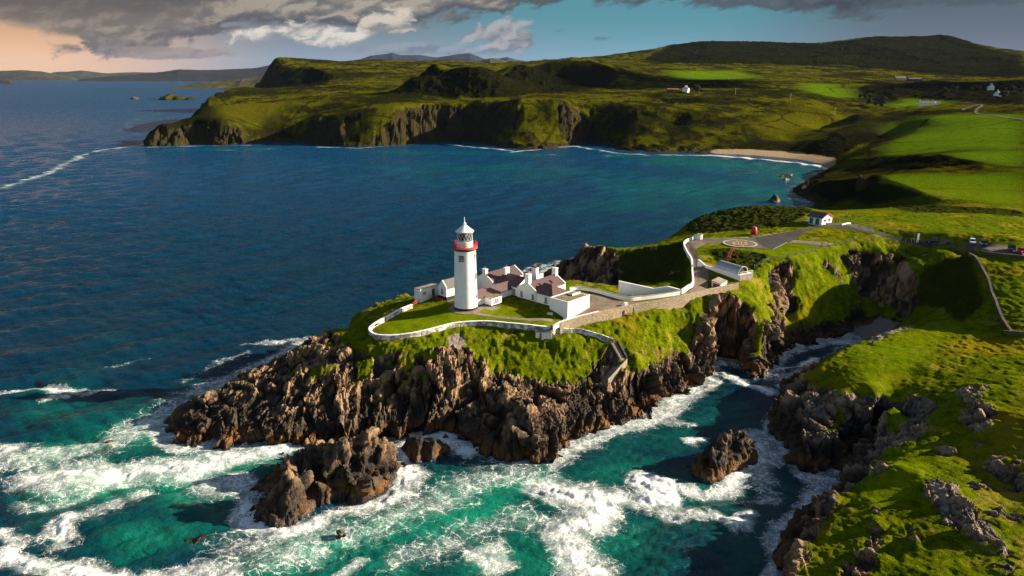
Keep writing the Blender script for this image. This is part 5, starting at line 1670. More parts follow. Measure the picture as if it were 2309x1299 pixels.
def make_house():
    H = empty('keepers_house', HO, YAW, 'white keepers\' house with purple slate roofs, several wings and chimneys beside the lighthouse', 'house')
    E, R, B = 3.0, 5.0, -.8
    # left wing, right wing, bar between them, hipped range, link to the tower
    for nm, args in (('w1', (-15.2, -8.2, -1.5, 11.4, 'y')), ('w2', (0.0, 7.2, -.04, 12.4, 'y')), ('bar', (-8.2, 0.05, 0, 7, 'x'))):
        x0, x1, y0, y1, ax = args
        mb = MB()
        gable_wall(mb, x0, x1, y0, y1, B, E, R - .05, ax)
        mb.build('wall', M['white'], H)
        mb = MB()
        if ax == 'y':
            gable_roof(mb, x0, x1, y0 + .3, y1 - .3, E, R, ax)
        else:
            gable_roof(mb, x0 - .0, x1, y0, y1, E, R + .015, ax)
        mb.build('roof', M['slate'], H)
        mb = MB()
        if ax == 'y':
            skew(mb, x0, x1, y0 - .02, E, R)
            mb.build('gable_coping', M['frame'], H)
            mb = MB()
            skew(mb, x0, x1, y1 - .3, E, R)
            mb.build('gable_coping', M['frame'], H)
    mb = MB()
    mb.box(7.2, 13.0, 0, 7, B, E - .02)
    mb.build('wall', M['white'], H)
    mb = MB()
    x1, o = 13.0, .25
    z = E - .1
    a, b, c, d, e, f = [Vector(q) for q in ((6.9, -o, z), (x1 + o, -o, z), (x1 + o, 7 + o, z), (6.9, 7 + o, z), (9.6, 3.5, R), (6.9, 3.5, R))]
    for poly in ((a, b, e, f), (b, c, e), (c, d, f, e), (a, d, c, b)):
        mb.face(poly)
    bmesh.ops.remove_doubles(mb.bm, verts=mb.bm.verts, dist=.001)
    mb.build('roof', M['slate'], H)
    # link corridor to the tower
    mb = MB()
    gable_wall(mb, -6.3, -2.0, -17.0, .1, B, 2.25, 3.7, 'y')
    mb.build('wall', M['white'], H)
    mb = MB()
    gable_roof(mb, -6.3, -2.0, -16.2, 1.6, 2.25, 3.75, 'y')
    mb.build('roof', M['slate'], H)
    mb = MB()
    mb.box(-1.93, -1.72, -15.8, -.2, 2.02, 2.14)
    mb.build('gutter', M['green'], H)
    mb = MB()
    mb.box(-8.0, -2.2, -.34, -.18, 2.72, 2.84)
    mb.bar((-1.6, -.12, -.3), (-1.6, -.12, 2.7), .06)
    mb.build('gutter', M['green'], H)
    # porch against the link
    mb = MB()
    mb.box(-1.99, .7, -10.9, -6.9, -.3, 2.2)
    po = mb.build('porch', M['white'], H)
    mb = MB()
    mb.box(-1.9, .85, -11.05, -6.75, 2.2, 2.34)
    mb.build('flat_roof', M['roof_felt'], po)
    mb = MB()
    mb.box(-2, .73, -10.93, -6.87, -.35, .28)
    mb.build('plinth', M['black'], po)
    for y in (-9.35, -8.45):
        window(po, (.7, y, 1.28), (1, 0), .62, 1.0, bars=(1, 1))
    # plinths
    mb = MB()
    mb.box(-2.0, -1.95, -14.6, -10.95, -.5, .3)
    mb.build('plinth', M['black'], H)
    mb = MB()
    mb.box(-2.0, -1.95, -6.85, -.06, -.5, .35)
    mb.box(-2.0, 0, -.06, -.005, -.5, .45)
    mb.box(0, 7.23, -.10, -.045, -.5, .28)
    mb.box(7.23, 12.9, -.06, -.005, -.5, .2)
    mb.build('plinth', M['black'], H)
    for a_, z_ in ((1.75, 1.55), (5.95, 1.5), (10.6, 1.55)):
        window(H, (a_, -.04 if a_ < 7 else 0.0, z_), (0, -1), .8, 1.35, bars=(1, 3))
    window(H, (-1.05, 0, 1.6), (0, -1), .75, 1.35, bars=(1, 3))
    window(H, (-2.0, -4.9, 1.5), (1, 0), .75, 1.35, bars=(1, 3))
    window(H, (-11.7, 11.42, 1.6), (0, 1), .8, 1.3)
    chimney(H, 3.6, .55, 3.4, 7.2, 1.5, 1.1, 1)
    chimney(H, 3.6, 11.9, 4.2, 6.9, 1.5, .9, 1)
    chimney(H, -11.7, -1.0, 4.2, 6.2, 1.4, .9, 1)
    chimney(H, -7.4, 3.4, 4.4, 6.6, .9, 1.5, 1)
    chimney(H, -1.2, 8.8, 2.0, 6.9, 1.7, 1.2, 2, cap=M['black'])
    mb = MB()
    mb.box(-8.15, -.05, 7.02, 10.5, B, 2.4)
    yb = mb.build('back_extension', M['white'], H)
    mb = MB()
    mb.box(-8.1, -.1, 6.9, 10.7, 2.4, 2.55)
    mb.build('flat_roof', M['concrete'], yb)

    for a_, b_ in ((7.15, -.12), (12.85, -.12), (-1.9, -7.6)):
        mb = MB()
        mb.bar((a_, b_, -.4), (a_, b_, 2.7 if b_ > -5 else 2.0), .06)
        mb.build('drainpipe', M['steel'], H)
    mb = MB()
    mb.box(7.3, 13.1, -.36, -.22, 2.72, 2.84)
    mb.build('gutter', M['frame'], H)
    mb = MB()
    mb.bar((3.95, .6, 7.0), (3.95, .6, 9.2), .035)
    mb.bar((3.5, .6, 9.0), (4.4, .6, 9.0), .025)
    mb.bar((3.6, .6, 8.7), (4.3, .6, 8.7), .025)
    mb.build('aerial', M['steel'], H)
    for y_ in (3.0, 7.5):
        mb = MB()
        mb.prism([(5.0, y_, 4.32), (6.1, y_, 3.66), (6.1, y_ + .8, 3.66), (5.0, y_ + .8, 4.32)], (.05, 0, .1))
        mb.build('skylight', M['glass'], H)


make_house()

S = empty('store_block', loc(13.1, -1.3, -1.4), YAW, 'plain windowless white flat-roofed block at the right end of the keepers\' house', 'outbuilding')
mb = MB()
mb.box(0, 6.2, 0, 9.2, -1.0, 4.35)
mb.build('wall', M['white'], S)
mb = MB()
mb.box(.3, 5.95, .3, 8.9, 4.2, 4.37)
fr = mb.build('flat_roof', M['roof_felt'], S)
for x0_, x1_, y0_, y1_ in ((-.03, 6.25, -.05, .28), (5.97, 6.25, .28, 9.25), (-.03, .25, .28, 9.25)):
    mb = MB()
    mb.box(x0_, x1_, y0_, y1_, 4.35, 4.52)
    mb.build('parapet', M['frame'], S)
mb = MB()
mb.prism([(.2, -1.1, -.6), (.2, 0, -.6), (.2, 0, 1.0)], (.35, 0, 0))
mb.build('buttress', M['white'], S)
mb = MB()
mb.prism([(5.2, -1.5, -1), (5.2, 0, -1), (5.2, 0, .5)], (1.0, 0, 0))
mb.build('buttress', M['white'], S)
mb = MB()
mb.box(3.0, 3.25, 5.5, 8.9, 4.37, 4.85)
mb.build('upstand', M['frame'], fr)
mb = MB()
mb.box(1.3, 2.8, 5.4, 6.6, 4.42, 4.62)
tr_ = mb.build('folded_tarpaulin', M['teal'])
tr_.location = S.location
tr_.rotation_euler = (0, 0, YAW)
tag(tr_, 'green folded sheet lying on the flat roof of the white block', 'tarpaulin')

C = empty('cottage', loc(-16.6, -14.6), YAW, 'small white gabled cottage with grey slate roof half hidden behind the lighthouse tower', 'cottage')
mb = MB()
gable_wall(mb, 0, 3.5, 0, 9.0, -.8, 3.05, 4.9, 'y')
mb.build('wall', M['white'], C)
mb = MB()
gable_roof(mb, 0, 3.5, .28, 9.0, 3.05, 4.95, 'y')
mb.build('roof', M['slate_grey'], C)
mb = MB()
skew(mb, 0, 3.5, -.03, 3.05, 4.95, w=.3, up=.2)
mb.build('gable_coping', M['frame'], C)
mb = MB()
mb.box(-.03, 3.53, -.04, 0.5, -.8, .55)
mb.box(3.49, 3.53, .5, 9.0, -.8, .55)
mb.build('plinth', M['black'], C)
window(C, (1.75, 0, 2.0), (0, -1), .7, 1.3, bars=(1, 3))

D = empty('shed', loc(-21.0, -19.6), YAW, 'low white flat-roofed shed with a green door at the seaward edge, left of the cottage', 'shed')
mb = MB()
mb.prism([(0, 0, -1.2), (2.6, 0, -1.2), (2.6, 0, 2.75), (0, 0, 2.55)], (0, 6.6, 0))
mb.build('wall', M['white'], D)
mb = MB()
mb.prism([(-.1, -.1, 2.56), (2.7, -.1, 2.77), (2.7, -.1, 2.9), (-.1, -.1, 2.69)], (0, 6.8, 0))
mb.build('flat_roof', M['concrete'], D)
mb = MB()
mb.box(2.58, 2.68, 4.2, 5.2, -.4, 2.0)
dr = mb.build('door', M['green'], D)
mb = MB()
mb.box(2.68, 2.72, 4.3, 4.36, .7, .9)
mb.build('handle', M['steel'], dr)
mb = MB()
mb.lathe([(.05, 0), (.4, .15), (.45, .5)], 12)
v = mb.build('vent_cowl', M['steel'], D, True)
v.location = (2.6, 1.3, 1.5)
v.rotation_euler = (0, math.pi / 2, 0)

Bk = empty('flat_hut', loc(-8.8, 14.4), YAW, 'small white flat-roofed hut standing behind the keepers\' house towards the sea', 'hut')
mb = MB()
mb.box(0, 3.6, 0, 2.6, -1.2, 2.8)
mb.build('wall', M['white_old'], Bk)
mb = MB()
mb.box(-.1, 3.7, -.1, 2.7, 2.8, 2.95)
mb.build('flat_roof', M['concrete'], Bk)
window(Bk, (1.2, 0, 1.7), (0, -1), .6, .8)


# ------------------------------------------------------------------ walls that follow the ground
def smooth_path(pts, step=.6):
    P = [np.array(p, float) for p in pts]
    out = []
    for i in range(len(P) - 1):
        a, b = P[max(i - 1, 0)], P[min(i + 2, len(P) - 1)]
        p, q = P[i], P[i + 1]
        n = max(2, int(np.linalg.norm(q[:2] - p[:2]) / step))
        for k in range(n):
            t = k / n
            out.append(.5 * ((2 * p) + (q - a) * t + (2 * a - 5 * p + 4 * q - b) * t * t + (-a + 3 * p - 3 * q + b) * t ** 3))
    out.append(P[-1])
    return out


def sweep_wall(name, pts, h, thick, mat, label, cat='wall', below=1.2, coping=None, jitter=0.0, cop_h=.12):
    """pts: ground points (x, y, z); h height (number or list)"""
    path = smooth_path(pts)
    n = len(path)
    hs = np.interp(np.linspace(0, 1, n), np.linspace(0, 1, len(h)), h) if isinstance(h, (list, tuple)) else np.full(n, h)
    o = path[0]
    mb, mc = MB(), MB()
    prev = prevc = None
    for i, p in enumerate(path):
        a, b = path[max(i - 1, 0)], path[min(i + 1, n - 1)]
        d = (b - a)[:2]
        d = d / (np.linalg.norm(d) + 1e-9)
        nx, ny = -d[1] * thick / 2, d[0] * thick / 2
        z = p[2] - o[2]
        x, y = p[0] - o[0], p[1] - o[1]
        zt_ = z + hs[i] + random.uniform(-jitter, jitter)
        ring = [mb.bm.verts.new(q) for q in ((x + nx * 1.15, y + ny * 1.15, z - below), (x + nx, y + ny, zt_), (x - nx, y - ny, zt_), (x - nx * 1.15, y - ny * 1.15, z - below))]
        c = 1.25
        rc = [mc.bm.verts.new(q) for q in ((x + nx * c, y + ny * c, zt_ + .003), (x + nx * c * .8, y + ny * c * .8, zt_ + cop_h), (x - nx * c * .8, y - ny * c * .8, zt_ + cop_h), (x - nx * c, y - ny * c, zt_ + .003))] if coping else None
        for r0, r1, m_ in ((prev, ring, mb), (prevc, rc, mc)):
            if r0 and r1:
                for k in range(4):
                    m_.bm.faces.new((r0[k], r0[(k + 1) % 4], r1[(k + 1) % 4], r1[k]))
        if i in (0, n - 1):
            mb.bm.faces.new(ring if i else ring[::-1])
            if rc:
                mc.bm.faces.new(rc if i else rc[::-1])
        prev, prevc = ring, rc
    w = mb.build(name, mat)
    w.location = o
    tag(w, label, cat)
    if coping:
        mc.build('coping', coping, w)
    else:
        mc.bm.free()
    return w


def gp(px, py, z=None):
    """ground point seen at a pixel, standing on the finished land"""
    p = hit(px, py) if z is None else U(px, py, z)
    return np.array([p[0], p[1], zt(p[0], p[1])])


G = lambda pts: [gp(*p) for p in pts]

sweep_wall('compound_wall', G([(929, 694), (905, 705), (880, 718), (856, 731), (838, 742), (834, 752), (846, 761), (866, 765), (900, 764), (940, 758), (985, 748), (1020, 738), (1060, 734), (1100, 733), (1150, 736), (1200, 740), (1243, 743)]),
           [1.0, 1.05, 1.1, 1.1, 1.05, 1.0, 1.0, .95], .5, M['stone_white'], 'low limewashed stone wall curving round the lawn in front of the lighthouse', below=1.6, coping=M['white_old'], jitter=.03)
top_ = [(1262, 728, 19.4), (1290, 719, 19.7), (1320, 711, 20.0), (1352, 703, 20.3), (1385, 696, 20.4), (1430, 687, 20.5), (1470, 681, 20.6), (1510, 673, 20.8), (1545, 665, 21.0), (1575, 658, 21.0), (1605, 651, 21.0), (1640, 644, 21.1), (1664, 639, 21.2)]
sweep_wall('retaining_wall', [U(*q) - np.array([0, 0, 1.0]) for q in top_], 1.0, .6, M['stone_wall'], 'long tan field-stone wall along the cliff side of the courtyard and road', below=4.5, coping=M['stone_wall'], jitter=.04)
sweep_wall('coping_wall', [U(*q) - np.array([0, 0, .8]) for q in [(1247, 735, 19.1), (1258, 727, 19.6), (1290, 716.5, 19.95), (1320, 708.5, 20.25), (1350, 701, 20.5)]], .8, .45, M['white'], 'thin white coping wall climbing from the lawn corner past the white block', below=.5)
sweep_wall('courtyard_wall', G([(1285, 655), (1312, 655), (1345, 661), (1380, 670), (1412, 678), (1450, 676), (1490, 671), (1532, 664)]), [1.0, 1.0, 1.1, 1.2, 1.1, 1.1, 1.1], .5, M['white'],
           'white wall bordering the back of the tan courtyard below the tall white screen wall', coping=M['concrete'])
sweep_wall('road_wall', G([(1536, 663), (1550, 653), (1562, 644), (1561, 620), (1559, 592), (1550, 577), (1543, 562), (1543, 552), (1552, 544), (1566, 539)]), [1.3, 1.3, 1.2, 1.2, 1.2, 1.2, 1.1, 1.0, .9], .5, M['white'],
           'white wall with a bend following the seaward edge of the road up to the helipad', below=2.6)
w0, w1, w2, w3 = U(1394, 668, 18), U(1473, 668, 18.6), U(1505, 667, 18.9), U(1534, 664, 19.4)
sc_ = MB()
dirv = (w3 - w0)[:2] / np.linalg.norm((w3 - w0)[:2])
nv_ = np.array([-dirv[1], dirv[0]])
pts = []
for w, zz in ((w0, 22.6), (w1, 20.9), (w2, 21.7), (w3, 20.8)):
    pts.append((w[0] - w0[0], w[1] - w0[1], zz - 18))
poly = [(0, 0, -3)] + [tuple(p) for p in pts] + [(w3[0] - w0[0], w3[1] - w0[1], -3)]
sc_.prism(poly, (nv_[0] * .5, nv_[1] * .5, 0))
sw = sc_.build('screen_wall', M['white'])
sw.location = (w0[0], w0[1], 18)
tag(sw, 'tall white screen wall with a stepped notched top beyond the courtyard', 'wall')
sweep_wall('path_wall', G([(1252, 747), (1275, 748), (1310, 753), (1345, 761), (1382, 771)]), [.9, 1.0, 1.1, 1.2, 1.1], .45, M['stone_white'], 'pale stone wall dropping from the compound corner to the top of the cliff steps', below=1.8, jitter=.03)
sweep_wall('field_wall', G([(2185, 577), (2200, 592), (2215, 612), (2228, 638), (2236, 662), (2244, 685), (2252, 705), (2264, 730), (2280, 752)]), [.9, 1.0, 1.0, 1.0, .9, .8, .8], .6, M['stone_grey'],
           'dark dry stone wall curving down the slope from the car park beside the gully', below=1.0, jitter=.05)
sweep_wall('car_park_wall', G([(2187, 568), (2220, 572), (2260, 577), (2309, 583), (2340, 587)]), .8, .5, M['stone_grey'], 'low dark stone wall along the near edge of the car park', below=1.0, jitter=.03)
sweep_wall('field_wall', G([(2262, 752), (2290, 753), (2330, 756)]), .8, .6, M['stone_grey'], 'short dark stone wall at the right end below the curving field wall', below=1.0, jitter=.04)

# tank and pillar on the outside of the compound wall
T = gp(1226, 752)
tk = empty('water_tank', (T[0], T[1], T[2]), math.radians(-4), 'weathered white concrete tank with a rust streak under the compound wall', 'tank')
mb = MB()
mb.box(-2.0, 2.0, -1.0, 1.0, -1.5, 1.0)
b_ = mb.build('body', M['white_old'], tk, bevel=.04)
mb = MB()
mb.box(-2.1, 2.1, -1.1, 1.1, 1.0, 1.14)
mb.build('lid', M['concrete'], tk, bevel=.03)
mb = MB()
mb.box(-1.0, -.55, -1.12, -1.0, -1.3, .8)
mb.build('rusty_pipe_box', M['rust'], tk, bevel=.02)
T = gp(1249, 748)
mb = MB()
mb.lathe([(.42, -1.5), (.42, 1.5), (.46, 1.52), (.46, 1.66), (.25, 1.78), (0, 1.8)], 20)
pl = mb.build('gate_pillar', M['white_old'], None, True)
pl.location = (T[0], T[1], T[2])
tag(pl, 'round white pillar at the corner where the compound wall meets the path wall', 'pillar')

# steps cut down the cliff
sa, sb, sc2 = gp(1384, 772), gp(1405, 812), gp(1362, 862)
st = empty('cliff_steps', tuple(sa), 0, 'narrow stone stairway with side walls zigzagging down the cliff', 'stairs')


def flight(p, q, n, wid):
    p, q = Vector(p), Vector(q)
    d = q - p
    u = Vector((d.x, d.y, 0)).normalized()
    v = Vector((-u.y, u.x, 0)) * wid / 2
    mb = MB()
    for k in range(n):
        a, b = p + d * (k / n), p + d * ((k + 1) / n)
        z = a.z + .1
        mb.prism([(a.x + v.x, a.y + v.y, z - 1.6), (a.x - v.x, a.y - v.y, z - 1.6), (a.x - v.x, a.y - v.y, z), (a.x + v.x, a.y + v.y, z)], (b.x - a.x, b.y - a.y, 0))
    return mb


O_ = Vector((0, 0, 0))
rel = lambda q: Vector(q) - Vector(sa)
flight(O_, rel(sb), 16, 1.3).build('flight', M['concrete'], st)
flight(rel(sb), rel(sc2), 26, 1.5).build('flight', M['concrete'], st)
for p, q, off, up_, nm in ((O_, rel(sb), .85, .9, 'stone_grey'), (O_, rel(sb), -.85, .7, 'stone_grey'), (rel(sb), rel(sc2), .95, .9, 'concrete'), (rel(sb), rel(sc2), -.95, .35, 'stone_grey')):
    d = q - p
    u = Vector((d.x, d.y, 0)).normalized()
    v = Vector((-u.y, u.x, 0))
    a, b = p + v * off, q + v * off
    mb = MB()
    mb.prism([a + Vector((0, 0, -2.2)), b + Vector((0, 0, -2.0)), b + Vector((0, 0, up_)), a + Vector((0, 0, up_))], v * (.38 if off > 0 else -.38))
    mb.build('side_wall', M[nm], st)


# ------------------------------------------------------------------ paved ground
def loft(name, left, right, mat, label=None, lift=.07, kind='structure', n_across=6, step=.7):
    """a paved sheet between two edges, laid on the ground"""
    Lp = [np.array(p[:2]) for p in left]
    Rp = [np.array(p[:2]) for p in right]

    def res(P, n):
        P = np.array(P)
        s = np.concatenate([[0], np.cumsum(np.linalg.norm(np.diff(P, axis=0), axis=1))])
        t = np.linspace(0, s[-1], n)
        return np.stack([np.interp(t, s, P[:, k]) for k in (0, 1)], 1)
    ln = max(sum(np.linalg.norm(b - a) for a, b in zip(Lp[:-1], Lp[1:])), sum(np.linalg.norm(b - a) for a, b in zip(Rp[:-1], Rp[1:])))
    n = max(3, int(ln / step))
    a, b = res(Lp, n), res(Rp, n)
    V = []
    for i in range(n):
        for k in range(n_across + 1):
            p = a[i] + (b[i] - a[i]) * k / n_across
            V.append((p[0], p[1], zt(p[0], p[1]) + lift))
    w = n_across + 1
    q = [(i * w + k, i * w + k + 1, (i + 1) * w + k + 1, (i + 1) * w + k) for i in range(n - 1) for k in range(n_across)]
    o = link(name, np_mesh(name, np.array(V), np.array(q)), mat)
    tag(o, kind=kind)
    return o


def strip(name, pts, width, mat, lift=.07, n_across=4, **k):
    path = smooth_path(G(pts), .7)
    Lp, Rp = [], []
    for i, p in enumerate(path):
        d = (path[min(i + 1, len(path) - 1)] - path[max(i - 1, 0)])[:2]
        d /= np.linalg.norm(d) + 1e-9
        nrm = np.array([-d[1], d[0]]) * width / 2
        Lp.append(p[:2] + nrm)
        Rp.append(p[:2] - nrm)
    return loft(name, Lp, Rp, mat, lift=lift, n_across=n_across, **k)


strip('path', [(1064, 706), (1100, 712), (1140, 717), (1190, 721), (1246, 724)], 1.3, M['path'])
strip('path', [(1012, 683), (1030, 680), (1060, 678)], 3.0, M['path'])
strip('path', [(1078, 697), (1092, 693), (1108, 697), (1120, 692)], 2.6, M['path'], lift=.062)
ang = np.linspace(0, 2 * math.pi, 60)
loft('path', [(-12.3 + 3.0 * math.cos(t), 186.4 + 3.0 * math.sin(t)) for t in ang], [(-12.3 + 4.7 * math.cos(t), 186.4 + 4.7 * math.sin(t)) for t in ang], M['path'], lift=.09, n_across=3)
loft('courtyard', G([(1292, 660), (1345, 665), (1412, 683), (1450, 681), (1490, 675), (1532, 669)]), G([(1300, 716), (1352, 702), (1400, 697), (1440, 693), (1500, 680), (1545, 670)]), M['road'], n_across=24)
loft('road', G([(1530, 669), (1552, 658), (1566, 645), (1565, 620), (1563, 592), (1555, 577), (1548, 562), (1548, 553), (1556, 546), (1570, 542)]), G([(1545, 672), (1575, 662), (1596, 648), (1598, 625), (1596, 605), (1583, 590), (1572, 577), (1568, 567), (1574, 558), (1592, 551)]), M['road'], lift=.085, n_across=10)
loft('apron', G([(1566, 541), (1590, 540), (1630, 538.5), (1680, 537), (1700, 536), (1740, 530), (1775, 524), (1816, 517)]), G([(1580, 555), (1600, 549), (1632, 548), (1665, 560), (1700, 560), (1742, 563), (1780, 546), (1822, 521)]), M['asphalt_old'], lift=.07, n_across=18)
loft('apron', G([(1702, 537), (1740, 531), (1775, 525), (1816, 517)]), G([(1722, 558), (1743, 563), (1782, 546), (1822, 520)]), M['asphalt'], lift=.1, n_across=14)
strip('road_marking', [(1586, 539.6), (1630, 538), (1690, 536.5), (1740, 529.5), (1776, 523.2)], .28, M['line'], lift=.14, n_across=1)
strip('road_marking', [(1743, 563), (1760, 554.5), (1775, 547)], .28, M['line'], lift=.14, n_across=1)
loft('road', G([(1816, 516), (1835, 510), (1870, 507), (1910, 510), (1960, 520), (2010, 532), (2060, 541), (2115, 540)]), G([(1822, 522), (1840, 515), (1870, 512), (1910, 515.5), (1960, 526), (2010, 538), (2060, 549), (2115, 552)]), M['asphalt'], lift=.08, n_across=6)
loft('path', G([(1768, 541), (1800, 542), (1850, 546), (1882, 549)]), G([(1764, 547), (1800, 548), (1840, 553), (1866, 556)]), M['path'], lift=.06)
loft('forecourt', G([(1868, 504), (1905, 504), (1945, 511), (1972, 518)]), G([(1866, 508), (1905, 510), (1945, 518), (1970, 525)]), M['asphalt_old'], lift=.12)
loft('car_park', G([(2110, 542), (2150, 545), (2200, 545), (2240, 550), (2290, 560), (2345, 566)]), G([(2100, 552), (2150, 560), (2185, 568), (2230, 570), (2280, 575), (2345, 583)]), M['asphalt_old'], lift=.1, n_across=16)

# landing place
hc = U(1668.5, 549.5, 23.3)
hz_ = zt(hc[0], hc[1])
HP = empty('helipad', (hc[0], hc[1], hz_ + .16), math.radians(-14), 'round grey helicopter landing pad with white spokes and a yellow ring', 'helipad')
mb = MB()
mb.lathe([(5.9, -.9), (5.9, 0), (0, 0)], 64)
mb.build('pad', M['asphalt_old'], HP)


def ring(r0, r1, z, n=72):
    mb = MB()
    for k in range(n):
        a, b = 2 * math.pi * k / n, 2 * math.pi * (k + 1) / n
        mb.face([(r0 * math.cos(a), r0 * math.sin(a), z), (r1 * math.cos(a), r1 * math.sin(a), z), (r1 * math.cos(b), r1 * math.sin(b), z), (r0 * math.cos(b), r0 * math.sin(b), z)])
    bmesh.ops.remove_doubles(mb.bm, verts=mb.bm.verts, dist=.001)
    return mb


ring(5.2, 5.8, .012).build('white_ring', M['line'], HP)
ring(1.75, 2.75, .014).build('yellow_ring', M['yellow'], HP)
for k in range(8):
    a = k * math.pi / 4 + .2
    c, s = math.cos(a), math.sin(a)
    mb = MB()
    mb.face([(2.9 * c - .1 * s, 2.9 * s + .1 * c, .012), (2.9 * c + .1 * s, 2.9 * s - .1 * c, .012), (5.1 * c + .1 * s, 5.1 * s - .1 * c, .012), (5.1 * c - .1 * s, 5.1 * s + .1 * c, .012)])
    mb.build('white_spoke', M['line'], HP)
mb = MB()
for x in (-.65, .35):
    mb.face([(x, -1.0, .012), (x + .3, -1.0, .012), (x + .3, 1.0, .012), (x, 1.0, .012)])
mb.face([(-.35, -.15, .012), (.35, -.15, .012), (.35, .15, .012), (-.35, .15, .012)])
mb.build('letter', M['line'], HP)
# ------------------------------------------------------------------ buildings and things round the helipad
# vaulted machine house
v0 = np.array([62.3, 219.7])
v1 = np.array([67.9, 210.0])
va = math.atan2(*(v1 - v0)[::-1])
vz = 20.9
V_ = empty('machine_house', (v0[0], v0[1], vz), va, 'low white building with a silver barrel roof on the slope above the road', 'outbuilding')
LN, WD = 11.2, 5.4
mb = MB()
mb.prism([(0, 0, -1.4), (LN, 0, -1.7), (LN, 0, 1.55), (0, 0, 1.55)], (0, WD, 0))
mb.build('wall', M['white'], V_)
mb = MB()
mb.box(LN, LN + .06, -.02, WD + .02, -1.7, 1.6)
mb.build('end_wall', M['concrete'], V_)
mb = MB()
mb.prism([(0, 0, -1.0), (0, 0, 1.55), (-3.4, 0, 1.5), (-6.2, 0, 2.6), (-6.8, 0, 2.6), (-6.6, 0, .6), (-5.2, 0, -.4)], (0, .4, 0))
wg = mb.build('wing_wall', M['white'], V_)
mb = MB()
mb.box(-4.6, -3.3, -.05, -.004, .35, 1.1)
mb.build('red_panel', M['red_rail'], wg)
mb = MB()
R_, n = 1.95, 22
y0 = 2.1
arc = [(y0 - R_ * math.cos(math.pi * k / n), 1.56 + 1.15 * R_ * math.sin(math.pi * k / n)) for k in range(n + 1)]
for (ya, za), (yb, zb) in zip(arc[:-1], arc[1:]):
    mb.face([(1.0, ya, za), (LN - .9, ya, za), (LN - .9, yb, zb), (1.0, yb, zb)])
mb.bm.faces.new([mb.bm.verts.new((1.0, y, z)) for y, z in arc])
bmesh.ops.remove_doubles(mb.bm, verts=mb.bm.verts, dist=.001)
bmesh.ops.solidify(mb.bm, geom=mb.bm.faces[:], thickness=.06)
mb.build('barrel_roof', M['steel'], V_, True)
mb = MB()
mb.bm.faces.new([mb.bm.verts.new((LN - 1.15, y, z)) for y, z in [(y0 - (y0 - y) * .95, 1.56 + (z - 1.56) * .95) for y, z in arc]])
mb.build('louvred_end', M['dark_wood'], V_)
mb = MB()
for (ya, za), (yb, zb) in zip(arc[:-1], arc[1:]):
    mb.bar((LN - .88, ya, za), (LN - .88, yb, zb), .09)
mb.build('arch_trim', M['frame'], V_)
mb = MB()
for z in (2.0, 2.45):
    mb.bar((LN - .1, .1, z), (LN - .1, WD - .1, z), .06)
for y in (.1, 2.7, WD - .1):
    mb.bar((LN - .1, y, 1.5), (LN - .1, y, 2.45), .06)
mb.build('handrail', M['frame'], V_)
mb = MB()
mb.box(-6.2, .8, .4, 2.6, 1.35, 1.5)
mb.build('deck', M['rust'], V_)

cg = gp(1613, 646)
Ce = empty('cellar', (cg[0], cg[1], cg[2]), math.radians(-38), 'small lean-to cellar with a red door and tan roof beside the road', 'shed')
mb = MB()
mb.prism([(-1.2, 0, -.8), (1.6, 0, -.8), (1.6, 0, 1.15), (-1.2, 0, 1.75)], (0, 4.6, 0))
mb.build('wall', M['white'], Ce)
mb = MB()
mb.prism([(-1.3, -.1, 1.78), (1.7, -.1, 1.14), (1.7, -.1, 1.28), (-1.3, -.1, 1.92)], (0, 5.0, 0))
mb.build('roof', M['concrete'], Ce)
mb = MB()
mb.prism([(-.75, -.06, -.1), (1.2, -.06, -.1), (1.2, -.06, .95), (-.75, -.06, 1.3)], (0, .055, 0))
mb.build('door', M['red'], Ce)

h_ = gp(1577, 541)
Hu = empty('red_door_hut', (h_[0], h_[1], h_[2]), math.radians(-35), 'tiny white hut with a red door and yellow roof edge beside the helipad road', 'hut')
mb = MB()
mb.box(-.8, .8, -.9, .9, -.6, 2.0)
mb.build('wall', M['white'], Hu)
mb = MB()
mb.box(-.95, .95, -1.05, 1.05, 2.0, 2.14)
rf = mb.build('roof', M['concrete'], Hu)
mb = MB()
mb.box(.953, .99, -1.06, 1.06, 1.96, 2.18)
mb.box(-.96, .953, -1.09, -1.053, 1.96, 2.18)
mb.build('roof_edge', M['yellow'], rf)
mb = MB()
mb.box(.78, .84, -.45, .45, -.1, 1.75)
d_ = mb.build('door', M['red'], Hu)
mb = MB()
mb.box(.84, .86, -.12, .12, 1.2, 1.45)
mb.build('sign', M['frame'], d_)
h_ = gp(1566, 541)
mb = MB()
mb.box(-.45, .45, -.45, .45, -.8, 1.75)
mb.prism([(-.45, -.45, 1.75), (.45, -.45, 1.75), (0, -.45, 2.1)], (0, .9, 0))
gp_ = mb.build('gate_pier', M['white'])
gp_.location = h_
tag(gp_, 'white capped gate pier ending the road wall next to the red-door hut', 'pillar')

b_ = gp(1699.5, 529)
Bu = empty('buoy', (b_[0], b_[1], b_[2] + .25), 0, 'red can-shaped marine buoy displayed on the grass behind the helipad', 'buoy')
mb = MB()
mb.lathe([(.25, 0), (.95, .1), (1.12, .5), (1.15, 1.1), (1.05, 1.7), (.85, 2.35), (.72, 2.55), (.2, 2.62), (.12, 2.9), (0, 2.92)], 28)
mb.build('body', M['red'], Bu, True)
mb = MB()
for x in (-.8, .8):
    mb.box(x - .3, x + .3, -.5, .5, -.55, .12)
mb.box(-.5, .5, -.2, .2, -.5, .05)
mb.build('stand', M['concrete'], Bu)

